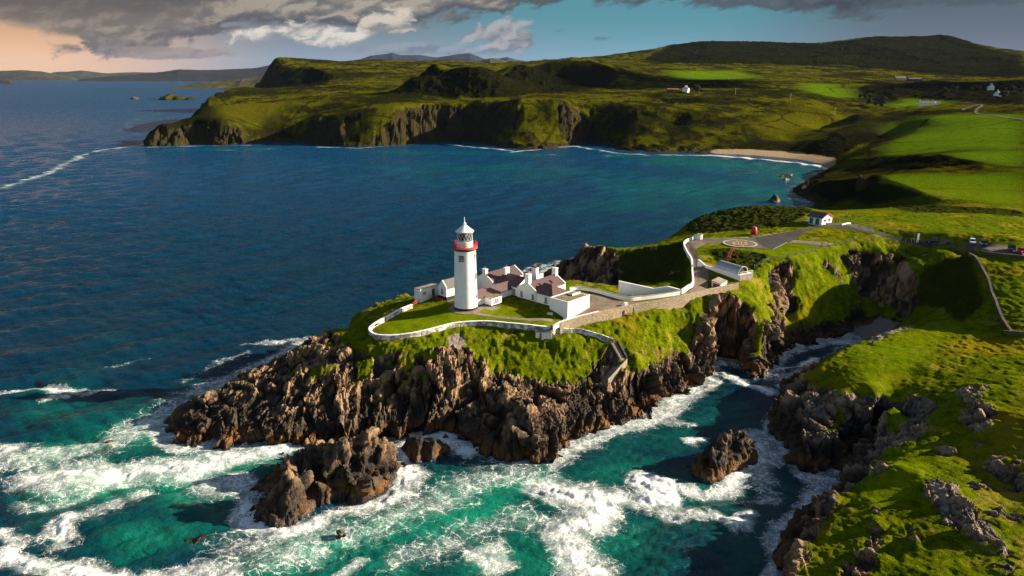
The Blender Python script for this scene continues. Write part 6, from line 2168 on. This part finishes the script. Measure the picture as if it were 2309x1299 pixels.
# shed with the green doors
s0, s1, s2 = U(1826, 502, 26.0), U(1852.7, 506, 26.0), U(1878, 501, 26.0)
sx = (s2 - s1)[:2]
wid_ = np.linalg.norm(sx)
syaw = math.atan2(sx[1], sx[0])
sh = empty('green_door_shed', (s1[0], s1[1], zt(s1[0], s1[1])), syaw, 'white gabled shed with two green doors, dark roof and red barge boards above the helipad', 'shed')
SW, SL = 6.6, 6.2
mb = MB()
gable_wall(mb, 0, SW, 0, SL, -.6, 2.5, 3.95, 'y')
mb.build('wall', M['white'], sh)
mb = MB()
gable_roof(mb, 0, SW, -.25, SL + .25, 2.5, 4.0, 'y', over=.3)
mb.build('roof', M['slate_grey'], sh)
mb = MB()
skew(mb, -.25, SW + .25, -.33, 2.36, 3.9, w=.075, up=.3)
mb.build('barge_board', M['red_rail'], sh)
for y in (1.9, 4.4):
    mb = MB()
    mb.box(-.05, .03, y - .75, y + .75, -.1, 2.15)
    mb.build('door', M['green'], sh)
window(sh, (1.9, 0, 1.5), (0, -1), 1.7, .9, bars=(3, 0), sill=None)
window(sh, (4.8, 0, 1.5), (0, -1), 1.4, .9, bars=(2, 0), sill=None)
p_ = U(1824, 502, 26.0)
mb = MB()
mb.box(-.3, .3, -.35, .35, 0, .95)
mb.box(-.33, .33, -.4, .38, .95, 1.08)
wb = mb.build('wheelie_bin', M['blue'], bevel=.03)
wb.location = (p_[0] - .6, p_[1] - .2, zt(p_[0] - .6, p_[1] - .2))
tag(wb, 'blue wheeled bin against the left wall of the green-door shed', 'bin')
p_ = U(1864, 507.5, 26.0)
mb = MB()
mb.bar((-.3, 0, 0), (0, 0, 1.0), .05)
mb.bar((.3, 0, 0), (0, 0, 1.0), .05)
mb.box(-.28, .28, -.04, .04, .25, .95)
sg = mb.build('folding_sign', M['red_rail'])
sg.location = (p_[0], p_[1], zt(p_[0], p_[1]) + .1)
tag(sg, 'small red folding sign on the road in front of the green-door shed', 'sign')
sweep_wall('kerb_wall', G([(1898, 509), (1908, 507), (1917, 505.5)]), .55, .4, M['white'], 'short white wall on the forecourt right of the green-door shed', below=.4)


# fences
def fence(name, px, label, hgt=1.2, mat=M['post'], zz=None, rad=.07, wires=3):
    pts = G(px)
    F = empty(name, tuple(pts[0]), 0, label, 'fence')
    rel = [Vector(p - pts[0]) for p in pts]
    post = None
    for r_ in rel:
        if post is None:
            mb = MB()
            mb.box(-rad, rad, -rad, rad, -.5, hgt)
            post = mb.build('post', mat, F)
            post.location = r_
        else:
            c = post.copy()
            COL.objects.link(c)
            c.parent = F
            c.location = r_
    mb = MB()
    for a, b in zip(rel[:-1], rel[1:]):
        for k in range(wires):
            z = Vector((0, 0, hgt * (.35 + .28 * k)))
            mb.bar(a + z, b + z, .012, 4)
    mb.build('wires', M['wire'], F)
    return F


fence('wire_fence', [(1701, 605), (1719, 596), (1737, 590), (1757, 585), (1775, 581), (1793, 577), (1811, 573), (1831, 566), (1849, 561), (1866, 557), (1882, 554), (1899, 552), (1917, 548), (1933, 542.5), (1949, 546), (1966, 546), (1980, 543.5), (1997, 543.5), (2006, 543.5), (2018, 546), (2029, 546), (2041.5, 547)],
      'post and wire fence running along the cliff top below the helipad and road', 1.35)
fence('wire_fence', [(1296, 650), (1310, 647), (1325, 646), (1340, 648), (1356, 652)], 'short wire fence on the grass bank behind the courtyard wall', 1.1, wires=2)
fence('wire_fence', [(1892, 492), (1905, 494), (1920, 496), (1945, 503), (1975, 510), (2005, 518), (2035, 526), (2062, 533)], 'wire fence with pale posts behind the road from the green-door shed to the car park', 1.2)
fence('timber_fence', [(1877, 503), (1883, 503), (1890, 502)], 'short timber rail fence against the right side of the green-door shed', 1.2, mat=M['dark_wood'], rad=.09)


def rails(name, pts, label, hgt=1.0, mat=M['red_rail'], r=.05, levels=(.5, 1.0)):
    F = empty(name, tuple(pts[0]), 0, label, 'railing')
    rel = [Vector(p - pts[0]) for p in pts]
    mb = MB()
    for p in rel:
        mb.bar(p + Vector((0, 0, -.4)), p + Vector((0, 0, hgt)), r)
    mb.build('posts', mat, F)
    mb = MB()
    for f in levels:
        for a, b in zip(rel[:-1], rel[1:]):
            mb.bar(a + Vector((0, 0, hgt * f)), b + Vector((0, 0, hgt * f)), r)
    mb.build('rails', mat, F)
    return F


rails('handrail', G([(931, 691), (940, 686), (949, 681.5), (957, 677.5)]), 'orange-red double handrail climbing from the end of the compound wall towards the shed', 1.05, r=.075)
rails('handrail', G([(962, 676), (972, 674), (984, 672.5)]), 'dull red railing in front of the green door of the shed', .95, r=.05)
rails('handrail', G([(980, 675), (990, 678), (998, 681)]), 'low red railing on the lawn edge below the gabled cottage', .8, r=.045)
# ladder stair
lp = G([(1657, 561), (1651, 568), (1645, 577), (1643.5, 583), (1643, 590)])
ls = empty('red_stair', tuple(lp[0]), 0, 'red metal stair with handrails dropping from the helipad to the machine house', 'stairs')
rel_ = [Vector(p - lp[0]) for p in lp]
mb, m2 = MB(), MB()
for a, b in zip(rel_[:-1], rel_[1:]):
    d = b - a
    u = Vector((-d.y, d.x, 0)).normalized() * .38
    for s in (1, -1):
        mb.bar(a + u * s + Vector((0, 0, .7)), b + u * s + Vector((0, 0, .7)), .035)
        mb.bar(a + u * s + Vector((0, 0, -.3)), a + u * s + Vector((0, 0, .7)), .035)
        m2.bar(a + u * s + Vector((0, 0, .1)), b + u * s + Vector((0, 0, .1)), .04)
    for k in range(4):
        p = a + d * (k / 4) + Vector((0, 0, .12))
        m2.prism([p - u, p + u, p + u + d.normalized() * .25, p - u + d.normalized() * .16], (0, 0, .04))
mb.build('handrail', M['dull_red'], ls)
m2.build('treads', M['dull_red'], ls)


# signs and posts at the car park
def board(name, px, py, w, h, z0, mat, label, yaw=0.0, leg=M['dark_wood']):
    p = gp(px, py)
    o = empty(name, tuple(p), yaw, label, 'sign')
    mb = MB()
    mb.box(-w / 2, w / 2, -.05, .05, z0, z0 + h)
    mb.build('panel', mat, o, bevel=.02)
    mb = MB()
    for s in (-1, 1):
        mb.box(s * (w / 2 - .08) - .05, s * (w / 2 - .08) + .05, .06, .15, -.4, z0 + h)
    mb.build('leg', leg, o)
    return o


board('information_board', 2136, 560, 1.5, 1.0, 1.1, M['dark_wood'], 'dark information board on two legs at the near edge of the car park', .1)
board('totem_sign', 2068.5, 549, .75, 3.2, .3, M['frame'], 'tall narrow white sign standing by the road at the left end of the car park', .2, M['frame'])
p_ = gp(2057.5, 549)
mb = MB()
mb.bar((-.55, 0, -.3), (-.55, 0, 1.5), .06)
mb.bar((.55, 0, -.3), (.55, 0, 1.5), .06)
mb.bar((-.6, 0, 1.5), (.6, 0, 1.5), .06)
gf = mb.build('field_gate', M['post'])
gf.location = p_
tag(gf, 'bare pale gate frame beside the white totem sign', 'gate')
p_ = gp(2176, 567)
mb = MB()
mb.box(-.1, .1, -.1, .1, -.3, 1.9)
mb.box(-.16, .16, -.14, -.1, 1.2, 1.85)
rp = mb.build('red_post', M['rust'])
rp.location = p_
tag(rp, 'rusty red marker post at the top of the field wall', 'post')
for px_, py_, lb in ((1975, 556, 'pale timber bench frame'),):
    pass
p_ = gp(1860, 555)
mb = MB()
mb.bar((-1.0, 0, -.3), (-1.0, 0, 1.3), .07)
mb.bar((1.0, 0, -.3), (1.0, 0, 1.3), .07)
mb.bar((-1.0, 0, 1.3), (1.0, 0, 1.3), .06)
mb.bar((-1.0, 0, .65), (1.0, 0, .65), .05)
br = mb.build('barrier', M['dark_wood'])
br.location = p_
br.rotation_euler = (0, 0, -.2)
tag(br, 'dark timber barrier across the end of the pale path below the shed road', 'barrier')
# drain post on the retaining wall
p_ = gp(1428, 712)
mb = MB()
mb.box(-.16, .16, -.16, .16, -1.2, 2.6)
dp = mb.build('wall_post', M['post'])
dp.location = p_
tag(dp, 'pale upright post on the outside of the tan stone wall', 'post')
# hatch on the lawn, lawn ornament
p_ = gp(1240, 708)
mb = MB()
mb.box(-.75, .75, -.5, .5, -.2, .3)
ht = mb.build('hatch', M['frame'], bevel=.05)
ht.location = p_
tag(ht, 'small pale hatch box on the lawn before the white block', 'hatch')
p_ = gp(848, 742)
vs_ = empty('lawn_telescope', tuple(p_), .5, 'dark upright viewing telescope on a post inside the rounded corner of the compound wall', 'telescope')
mb = MB()
mb.lathe([(.28, -.2), (.26, .06), (.09, .12), (.08, .95), (.13, 1.0)], 14)
mb.build('post', M['dark_wood'], vs_, True)
mb = MB()
mb.bar((-.35, 0, 1.1), (.4, .1, 1.32), .17, 12)
mb.build('tube', M['paint_navy'], vs_)
# ornament: small white bollard-like marker in the courtyard
p_ = gp(1411, 689)
mb = MB()
mb.box(-.5, .5, -.35, .35, -.2, .9)
mb.box(-1.2, 1.2, -.6, .6, -.2, .12)
tr2 = mb.build('mounting_block', M['white'], bevel=.04)
tr2.location = p_
tr2.rotation_euler = (0, 0, .3)
tag(tr2, 'white stepped block on the courtyard near the bend of the wall', 'block')
# red barrier at the corner of the block
rails('handrail', G([(1338, 704), (1352, 700)]), 'short low red rail on the courtyard by the corner of the white block', .45, r=.09)


# ------------------------------------------------------------------ vehicles
def loft_body(secs):
    """secs: list of (x, half_width, z_bottom, z_top) sections with a tumble-home"""
    mb = MB()
    prev = None
    for x, w, z0, z1 in secs:
        zm = (z0 + z1) / 2
        ring = [mb.bm.verts.new(q) for q in ((x, -w * .92, z0), (x, -w, zm), (x, -w * .93, z1), (x, w * .93, z1), (x, w, zm), (x, w * .92, z0))]
        if prev:
            for k in range(6):
                mb.bm.faces.new((prev[k], prev[(k + 1) % 6], ring[(k + 1) % 6], ring[k]))
        else:
            mb.bm.faces.new(ring[::-1])
        prev = ring
    mb.bm.faces.new(prev)
    return mb


def cabin(parent, x0, x1, x2, x3, w, z0, z1, paint):
    """glasshouse with a painted roof: bottom x0..x3, roof x1..x2"""
    wb, wt = w * .95, w * .78
    mb = MB()
    b = [(x0, -wb, z0), (x3, -wb, z0), (x3, wb, z0), (x0, wb, z0)]
    t = [(x1, -wt, z1), (x2, -wt, z1), (x2, wt, z1), (x1, wt, z1)]
    vb = [mb.bm.verts.new(p) for p in b]
    vt = [mb.bm.verts.new(p) for p in t]
    for k in range(4):
        mb.bm.faces.new((vb[k], vb[(k + 1) % 4], vt[(k + 1) % 4], vt[k]))
    mb.bm.faces.new(vt)
    mb.build('window', M['glass'], parent)
    mb = MB()
    mb.prism([(x1 - .05, -wt - .02, z1), (x2 + .05, -wt - .02, z1), (x2 + .05, wt + .02, z1), (x1 - .05, wt + .02, z1)], (0, 0, .06))
    for s in (-1, 1):
        for a, c in (((x0, s * wb, z0), (x1, s * wt, z1)), ((x3, s * wb, z0), (x2, s * wt, z1)), (((x0 + x3) / 2, s * wb, z0), ((x1 + x2) / 2, s * wt, z1))):
            mb.bar(a, c, .045, 5)
    mb.build('roof', paint, parent)


def wheel(parent, x, y, r=.33):
    mb = MB()
    mb.lathe([(r * .6, -.1), (r * .97, -.1), (r, -.06), (r, .06), (r * .97, .1), (r * .6, .1)], 20)
    w = mb.build('wheel', M['tyre'], parent, True)
    w.location = (x, y, r)
    w.rotation_euler = (math.pi / 2, 0, 0)
    mb = MB()
    mb.lathe([(0, -.105), (r * .62, -.105), (r * .62, .105), (0, .105)], 16)
    mb.build('rim', M['chrome'], w)


def car(px, py, yaw, paint, label, pickup=False, suv=False):
    p = gp(px, py)
    o = empty('pickup_truck' if pickup else 'parked_car', (p[0], p[1], p[2] + .1), yaw, label, 'pickup' if pickup else 'car', None if pickup else 'cars parked along the back of the car park')
    if pickup:
        loft_body([(-2.65, .82, .5, .92), (-2.55, .9, .42, 1.02), (-1.3, .93, .42, 1.1), (1.0, .93, .42, 1.14), (2.5, .93, .45, 1.14), (2.62, .9, .55, 1.1)]).build('body', paint, o, bevel=.03)
        cabin(o, -1.5, -.75, .75, .95, .9, 1.1, 1.78, paint)
        mb = MB()
        mb.box(1.05, 2.5, -.78, .78, 1.141, 1.16)
        mb.build('load_bed', M['tyre'], o)
        wb, tr = 1.65, 2.63
        L2 = 2.65
    else:
        t = 1.0 if not suv else 1.12
        loft_body([(-2.1, .7, .42, .62), (-2.0, .82, .3, .74 * t), (-1.0, .88, .28, .88 * t), (.9, .88, .28, .94 * t), (1.9, .84, .3, .92 * t), (2.05, .76, .42, .85 * t)]).build('body', paint, o, bevel=.03)
        cabin(o, -1.05, -.3, 1.25 if not suv else 1.6, 1.75, .84, .9 * t, 1.45 * t, paint)
        wb, L2 = 1.28, 2.05
    for x in (-wb, wb):
        for y in (-.8, .8):
            wheel(o, x, y, .38 if pickup else .32)
    for s in (-1, 1):
        mb = MB()
        mb.box(-L2 - .02, -L2 + .12, s * .6 - .17, s * .6 + .17, .62, .78)
        mb.build('headlight', M['lamp'], o)
        mb = MB()
        mb.box(L2 - .12, L2 + .02, s * .62 - .12, s * .62 + .12, .7, .92)
        mb.build('tail_light', M['tail'], o)
    return o


car(2106, 549, math.radians(-23), M['paint_black'], 'black pickup truck standing side-on by the road at the left end of the car park', pickup=True)
car(2192, 550, math.radians(63), M['paint_white'], 'silver-white hatchback facing the camera in the car park')
car(2216, 553.5, math.radians(65), M['paint_navy'], 'dark car parked next to the silver-white hatchback')
car(2281, 565, math.radians(67), M['paint_black'], 'black estate car parked beside the red car, apart from the other dark one', suv=True)
car(2304, 571, math.radians(72), M['paint_red'], 'pinkish red car at the far right end of the car park')


# ------------------------------------------------------------------ the person resting on the knoll
def make_person():
    p = gp(2110, 1098)
    pz = max(zt(p[0] + a, p[1] + b) for a in (-.6, -.3, 0, .3) for b in (-.3, 0, .3))
    o = empty('person', (p[0], p[1], pz + .02), 0, 'person in dark blue clothes sitting on a rock on the grassy knoll', 'person')
    J = {'pelvis': ((0, 0, .16), .15), 'belly': ((.05, 0, .36), .14), 'chest': ((.10, 0, .58), .16), 'neck': ((.08, 0, .76), .06), 'head': ((.05, 0, .88), .095), 'crown': ((.05, 0, .99), .075)}
    E_ = [('pelvis', 'belly'), ('belly', 'chest'), ('chest', 'neck'), ('neck', 'head'), ('head', 'crown')]
    for s, n in ((-1, 'r'), (1, 'l')):
        J.update({'sh' + n: ((.10, s * .19, .66), .065), 'el' + n: ((.02, s * .26, .40), .048), 'wr' + n: ((-.22, s * .20, .36), .036), 'hd' + n: ((-.31, s * .18, .36), .034),
                  'hip' + n: ((-.06, s * .10, .14), .10), 'kn' + n: ((-.46, s * .14, .34), .07), 'an' + n: ((-.78, s * .13, .03), .048), 'to' + n: ((-.92, s * .14, .05), .04)})
        E_ += [('chest', 'sh' + n), ('sh' + n, 'el' + n), ('el' + n, 'wr' + n), ('wr' + n, 'hd' + n), ('pelvis', 'hip' + n), ('hip' + n, 'kn' + n), ('kn' + n, 'an' + n), ('an' + n, 'to' + n)]
    ks = list(J)
    me = bpy.data.meshes.new('body')
    me.from_pydata([J[k][0] for k in ks], [(ks.index(a), ks.index(b)) for a, b in E_], [])
    tmp = bpy.data.objects.new('body', me)
    COL.objects.link(tmp)
    md = tmp.modifiers.new('skin', 'SKIN')
    for k, v in zip(ks, me.skin_vertices[0].data):
        v.radius = (J[k][1], J[k][1])
    me.skin_vertices[0].data[0].use_root = True
    tmp.modifiers.new('sub', 'SUBSURF').levels = 2
    dg = bpy.context.evaluated_depsgraph_get()
    em = bpy.data.meshes.new_from_object(tmp.evaluated_get(dg))
    bpy.data.objects.remove(tmp)
    for m_ in (M['skin'], M['navy'], M['denim'], M['dark_wood']):
        em.materials.append(m_)
    for f in em.polygons:
        c = f.center
        f.use_smooth = True
        if c.z > .74 or c.x < -.24 and .28 < c.z < .45 and abs(c.y) > .1 and c.x > -.42 and c.z > .31 and abs(c.y) > .145 and c.x < -.25 and c.z > .335:
            i = 0
        elif c.x < -.74:
            i = 3
        elif c.z < .27 or c.x < -.3:
            i = 2
        else:
            i = 1
        f.material_index = i
    b = link('body', em, None, o)
    mb = MB()
    mb.lathe([(.105, .86), (.115, .93), (.10, 1.02), (.05, 1.065), (0, 1.07)], 16, (.075, 0))
    mb.build('hair', M['hair'], o, True)
    mb = MB()
    for s in (-1, 1):
        for k in range(4):
            y = s * .18 + (k - 1.5) * .018
            mb.bar((-.32, y, .362), (-.37 - .01 * (k in (1, 2)), y, .35), .009, 6)
            mb.bar((-.37, y, .35), (-.395, y, .325), .008, 6)
        mb.bar((-.29, s * .18 - s * .03, .362), (-.33, s * .18 - s * .055, .35), .010, 6)
    mb.build('fingers', M['skin'], o)
    mb = MB()
    for s in (-1, 1):
        mb.lathe([(0, -.012), (.012, 0), (0, .012)], 8, (-.042, s * .034))
    e = mb.build('eyes', M['black'], o)
    e.location = (0, 0, .90)
    mb = MB()
    mb.prism([(-.045, -.015, .885), (-.045, .015, .885), (-.045, 0, .92)], (-.025, 0, -.005))
    mb.build('nose', M['skin'], o)
    o.scale = (1.12, 1.12, 1.12)
    q = gp(2121, 1101)
    q[2] = max(zt(q[0] + a, q[1] + b) for a in (-.2, 0, .2) for b in (-.2, 0, .2))
    mb = MB()
    mb.lathe([(.20, 0), (.24, .1), (.22, .3), (.12, .42), (0, .45)], 14)
    mb.box(-.06, .06, -.27, -.2, .1, .32)
    bg = mb.build('rucksack', M['dark_wood'], None, True)
    bg.location = q
    tag(bg, 'dark rucksack lying on the rock right of the seated person', 'bag')


make_person()


# ------------------------------------------------------------------ houses and trees across the bay
def far_house(px, py, d, yaw, L_, W_, eave, ridge, label, roof=M['slate_grey'], wall=M['white'], chim=2, wins=3):
    q = UD(px, py, d)
    z = zt(q[0], q[1])
    o = empty('farmhouse', (q[0], q[1], z), yaw, label, 'house')
    mb = MB()
    gable_wall(mb, -L_ / 2, L_ / 2, -W_ / 2, W_ / 2, -2.5, eave, ridge, 'x')
    mb.build('wall', wall, o)
    mb = MB()
    gable_roof(mb, -L_ / 2, L_ / 2, -W_ / 2, W_ / 2, eave, ridge + .05, 'x', over=.3, ends=.2)
    mb.build('roof', roof, o)
    for k in range(chim):
        x = (-1, 1, 0)[k] * (L_ / 2 - .7)
        chimney(o, x, 0, ridge - .8, ridge + 1.3, 1.0, .8, 0)
    for k in range(wins):
        window(o, (-L_ / 2 + L_ * (k + .5) / wins, -W_ / 2, eave * .55), (0, -1), 1.0, 1.3, bars=(1, 1), sill=None)
    return o


far_house(1546, 212, 1080, math.radians(60), 9, 7.5, 5.2, 7.6, 'lone white gabled house on the yellow plateau above the far cliffs')
far_house(1522, 212, 1090, 0, 9, 5, 2.4, 4.0, 'low red-roofed byre left of the lone white house', roof=M['rust'], wall=M['stone_grey'], chim=0, wins=2)
far_house(1510, 212, 1095, 0, 8, 5, 2.4, 3.8, 'second low red-roofed byre, farther left of the lone white house', roof=M['rust'], wall=M['stone_grey'], chim=0, wins=2)
far_house(2085, 254, 985, math.radians(4), 19, 6, 3.4, 5.4, 'long low white cottage with a dark roof and tall end chimneys across the valley', wins=5)
far_house(2110, 254, 985, math.radians(4), 5, 5, 2.6, 4.0, 'short white annex at the right end of the long low cottage', chim=0, wins=1)
far_house(2229, 226, 1150, math.radians(70), 9, 8, 6.2, 9.5, 'tall white house among the dark trees on the right', chim=2)
far_house(2244, 241, 1040, math.radians(55), 11, 8.5, 3.2, 7.4, 'white house with steep gables beside the lane on the right', chim=1)
far_house(2028, 188, 1500, math.radians(10), 22, 8, 4, 7, 'dim grey farm buildings on the dark slope below the big hill', roof=M['slate_grey'], wall=M['concrete'], chim=1, wins=4)
far_house(2060, 190, 1480, math.radians(4), 26, 10, 3.5, 5.5, 'long low grey barn right of the dim farm buildings', roof=M['slate_grey'], wall=M['stone_grey'], chim=0, wins=2)
strip('lane', [(2170, 250), (2190, 243), (2205, 236), (2215, 240), (2200, 255), (2240, 262), (2309, 274)], 3.2, M['asphalt'], lift=.3)


def leaf_material():
    m, t = new_mat('foliage')
    pos = t.n('ShaderNodeTexCoord').outputs['Object']
    n = t.noise(pos, .5, 4, .7)
    finish(t, t.mix(t.ss(n, .35, .65), (.012, .022, .007), (.045, .058, .012)), .9, None, .15)
    return m


M_LEAF = leaf_material()


def tree_crown(rad, hgt, n, seed):
    rng = np.random.default_rng(seed)
    V, Q = [], []
    lobes = [(rng.normal(0, rad * .35, 3) * np.array([1, 1, .5]) + np.array([0, 0, hgt * rng.uniform(.5, .85)]), rad * rng.uniform(.42, .7)) for _ in range(8)]
    for k in range(n):
        c, r_ = lobes[rng.integers(8)]
        d = rng.normal(size=3)
        d /= np.linalg.norm(d)
        p = c + d * r_ * rng.uniform(.65, 1.05) * np.array([1, 1, .8])
        u = rng.normal(size=3)
        u /= np.linalg.norm(u)
        w = np.cross(u, d)
        s = rad * rng.uniform(.08, .17)
        b = len(V)
        V += [p - u * s, p + w * s * .7, p + u * s, p - w * s * .7]
        Q.append((b, b + 1, b + 2, b + 3))
    return np.array(V), np.array(Q)


protos = []
for k, (rad, hgt) in enumerate(((4.5, 8.0), (5.5, 9.5), (3.8, 7.0))):
    tr = empty('tree', (0, 0, 0), 0, 'x', 'tree')
    v, q = tree_crown(rad, hgt, 900, 50 + k)
    link('crown', np_mesh('crown', v, q, False), M_LEAF, tr)
    mb = MB()
    mb.lathe([(.45, -1.5), (.32, hgt * .3), (.16, hgt * .7), (0, hgt * .8)], 8)
    for a in (0, 2.1, 4.2):
        mb.bar((0, 0, hgt * .3), (rad * .45 * math.cos(a), rad * .45 * math.sin(a), hgt * .65), .1, 5)
    mb.build('trunk', M['dark_wood'], tr)
    protos.append(tr)
TREES = [(2216, 214, 1180), (2238, 212, 1190), (2252, 216, 1170), (2268, 210, 1200), (2285, 214, 1190), (2300, 210, 1190), (2262, 226, 1110), (2280, 229, 1100), (2299, 232, 1080), (2205, 222, 1150), (2192, 218, 1160), (2185, 226, 1120), (2266, 240, 1040), (2254, 246, 1010),
         (1940, 222, 1080), (1952, 226, 1070), (1964, 222, 1080), (1976, 230, 1050), (1986, 236, 1030), (1960, 240, 1000), (1974, 244, 990), (1988, 248, 985), (1570, 214, 1070), (1582, 213, 1075), (2130, 226, 1100), (2150, 222, 1120)]
for i, (px_, py_, d) in enumerate(TREES):
    o = protos[i] if i < 3 else copy_tree(protos[i % 3])
    q = UD(px_, py_, d)
    o.location = (q[0], q[1], zt(q[0], q[1]))
    o.rotation_euler = (0, 0, random.uniform(0, 6.28))
    s = random.uniform(.8, 1.25)
    o.scale = (s, s, s * random.uniform(.85, 1.1))
    if px_ > 2100:
        o['label'] = 'dark bushy tree in the clump round the white houses on the right'
        o['group'] = 'trees round the white houses'
    elif px_ > 1900:
        o['label'] = 'dark bushy tree in the wooded valley left of the long low cottage'
        o['group'] = 'trees in the wooded valley'
    else:
        o['label'] = 'dark bushy tree right of the lone white house on the plateau'
        o['group'] = 'trees by the lone white house'
for px_, py_, d, lb in ((1658, 212, 1050, 'left of three thin utility poles on the hillside above the beach'), (1783, 220, 1000, 'middle of three thin utility poles on the hillside above the beach'), (1883, 248, 930, 'right of three thin utility poles on the hillside, nearest the valley')):
    q = UD(px_, py_, d)
    mb = MB()
    mb.bar((0, 0, -1), (0, 0, 9), .16)
    mb.bar((-.8, 0, 8.3), (.8, 0, 8.3), .09)
    o = mb.build('utility_pole', M['post'])
    o.location = (q[0], q[1], zt(q[0], q[1]))
    tag(o, lb, 'pole', 'poles on the hillside')
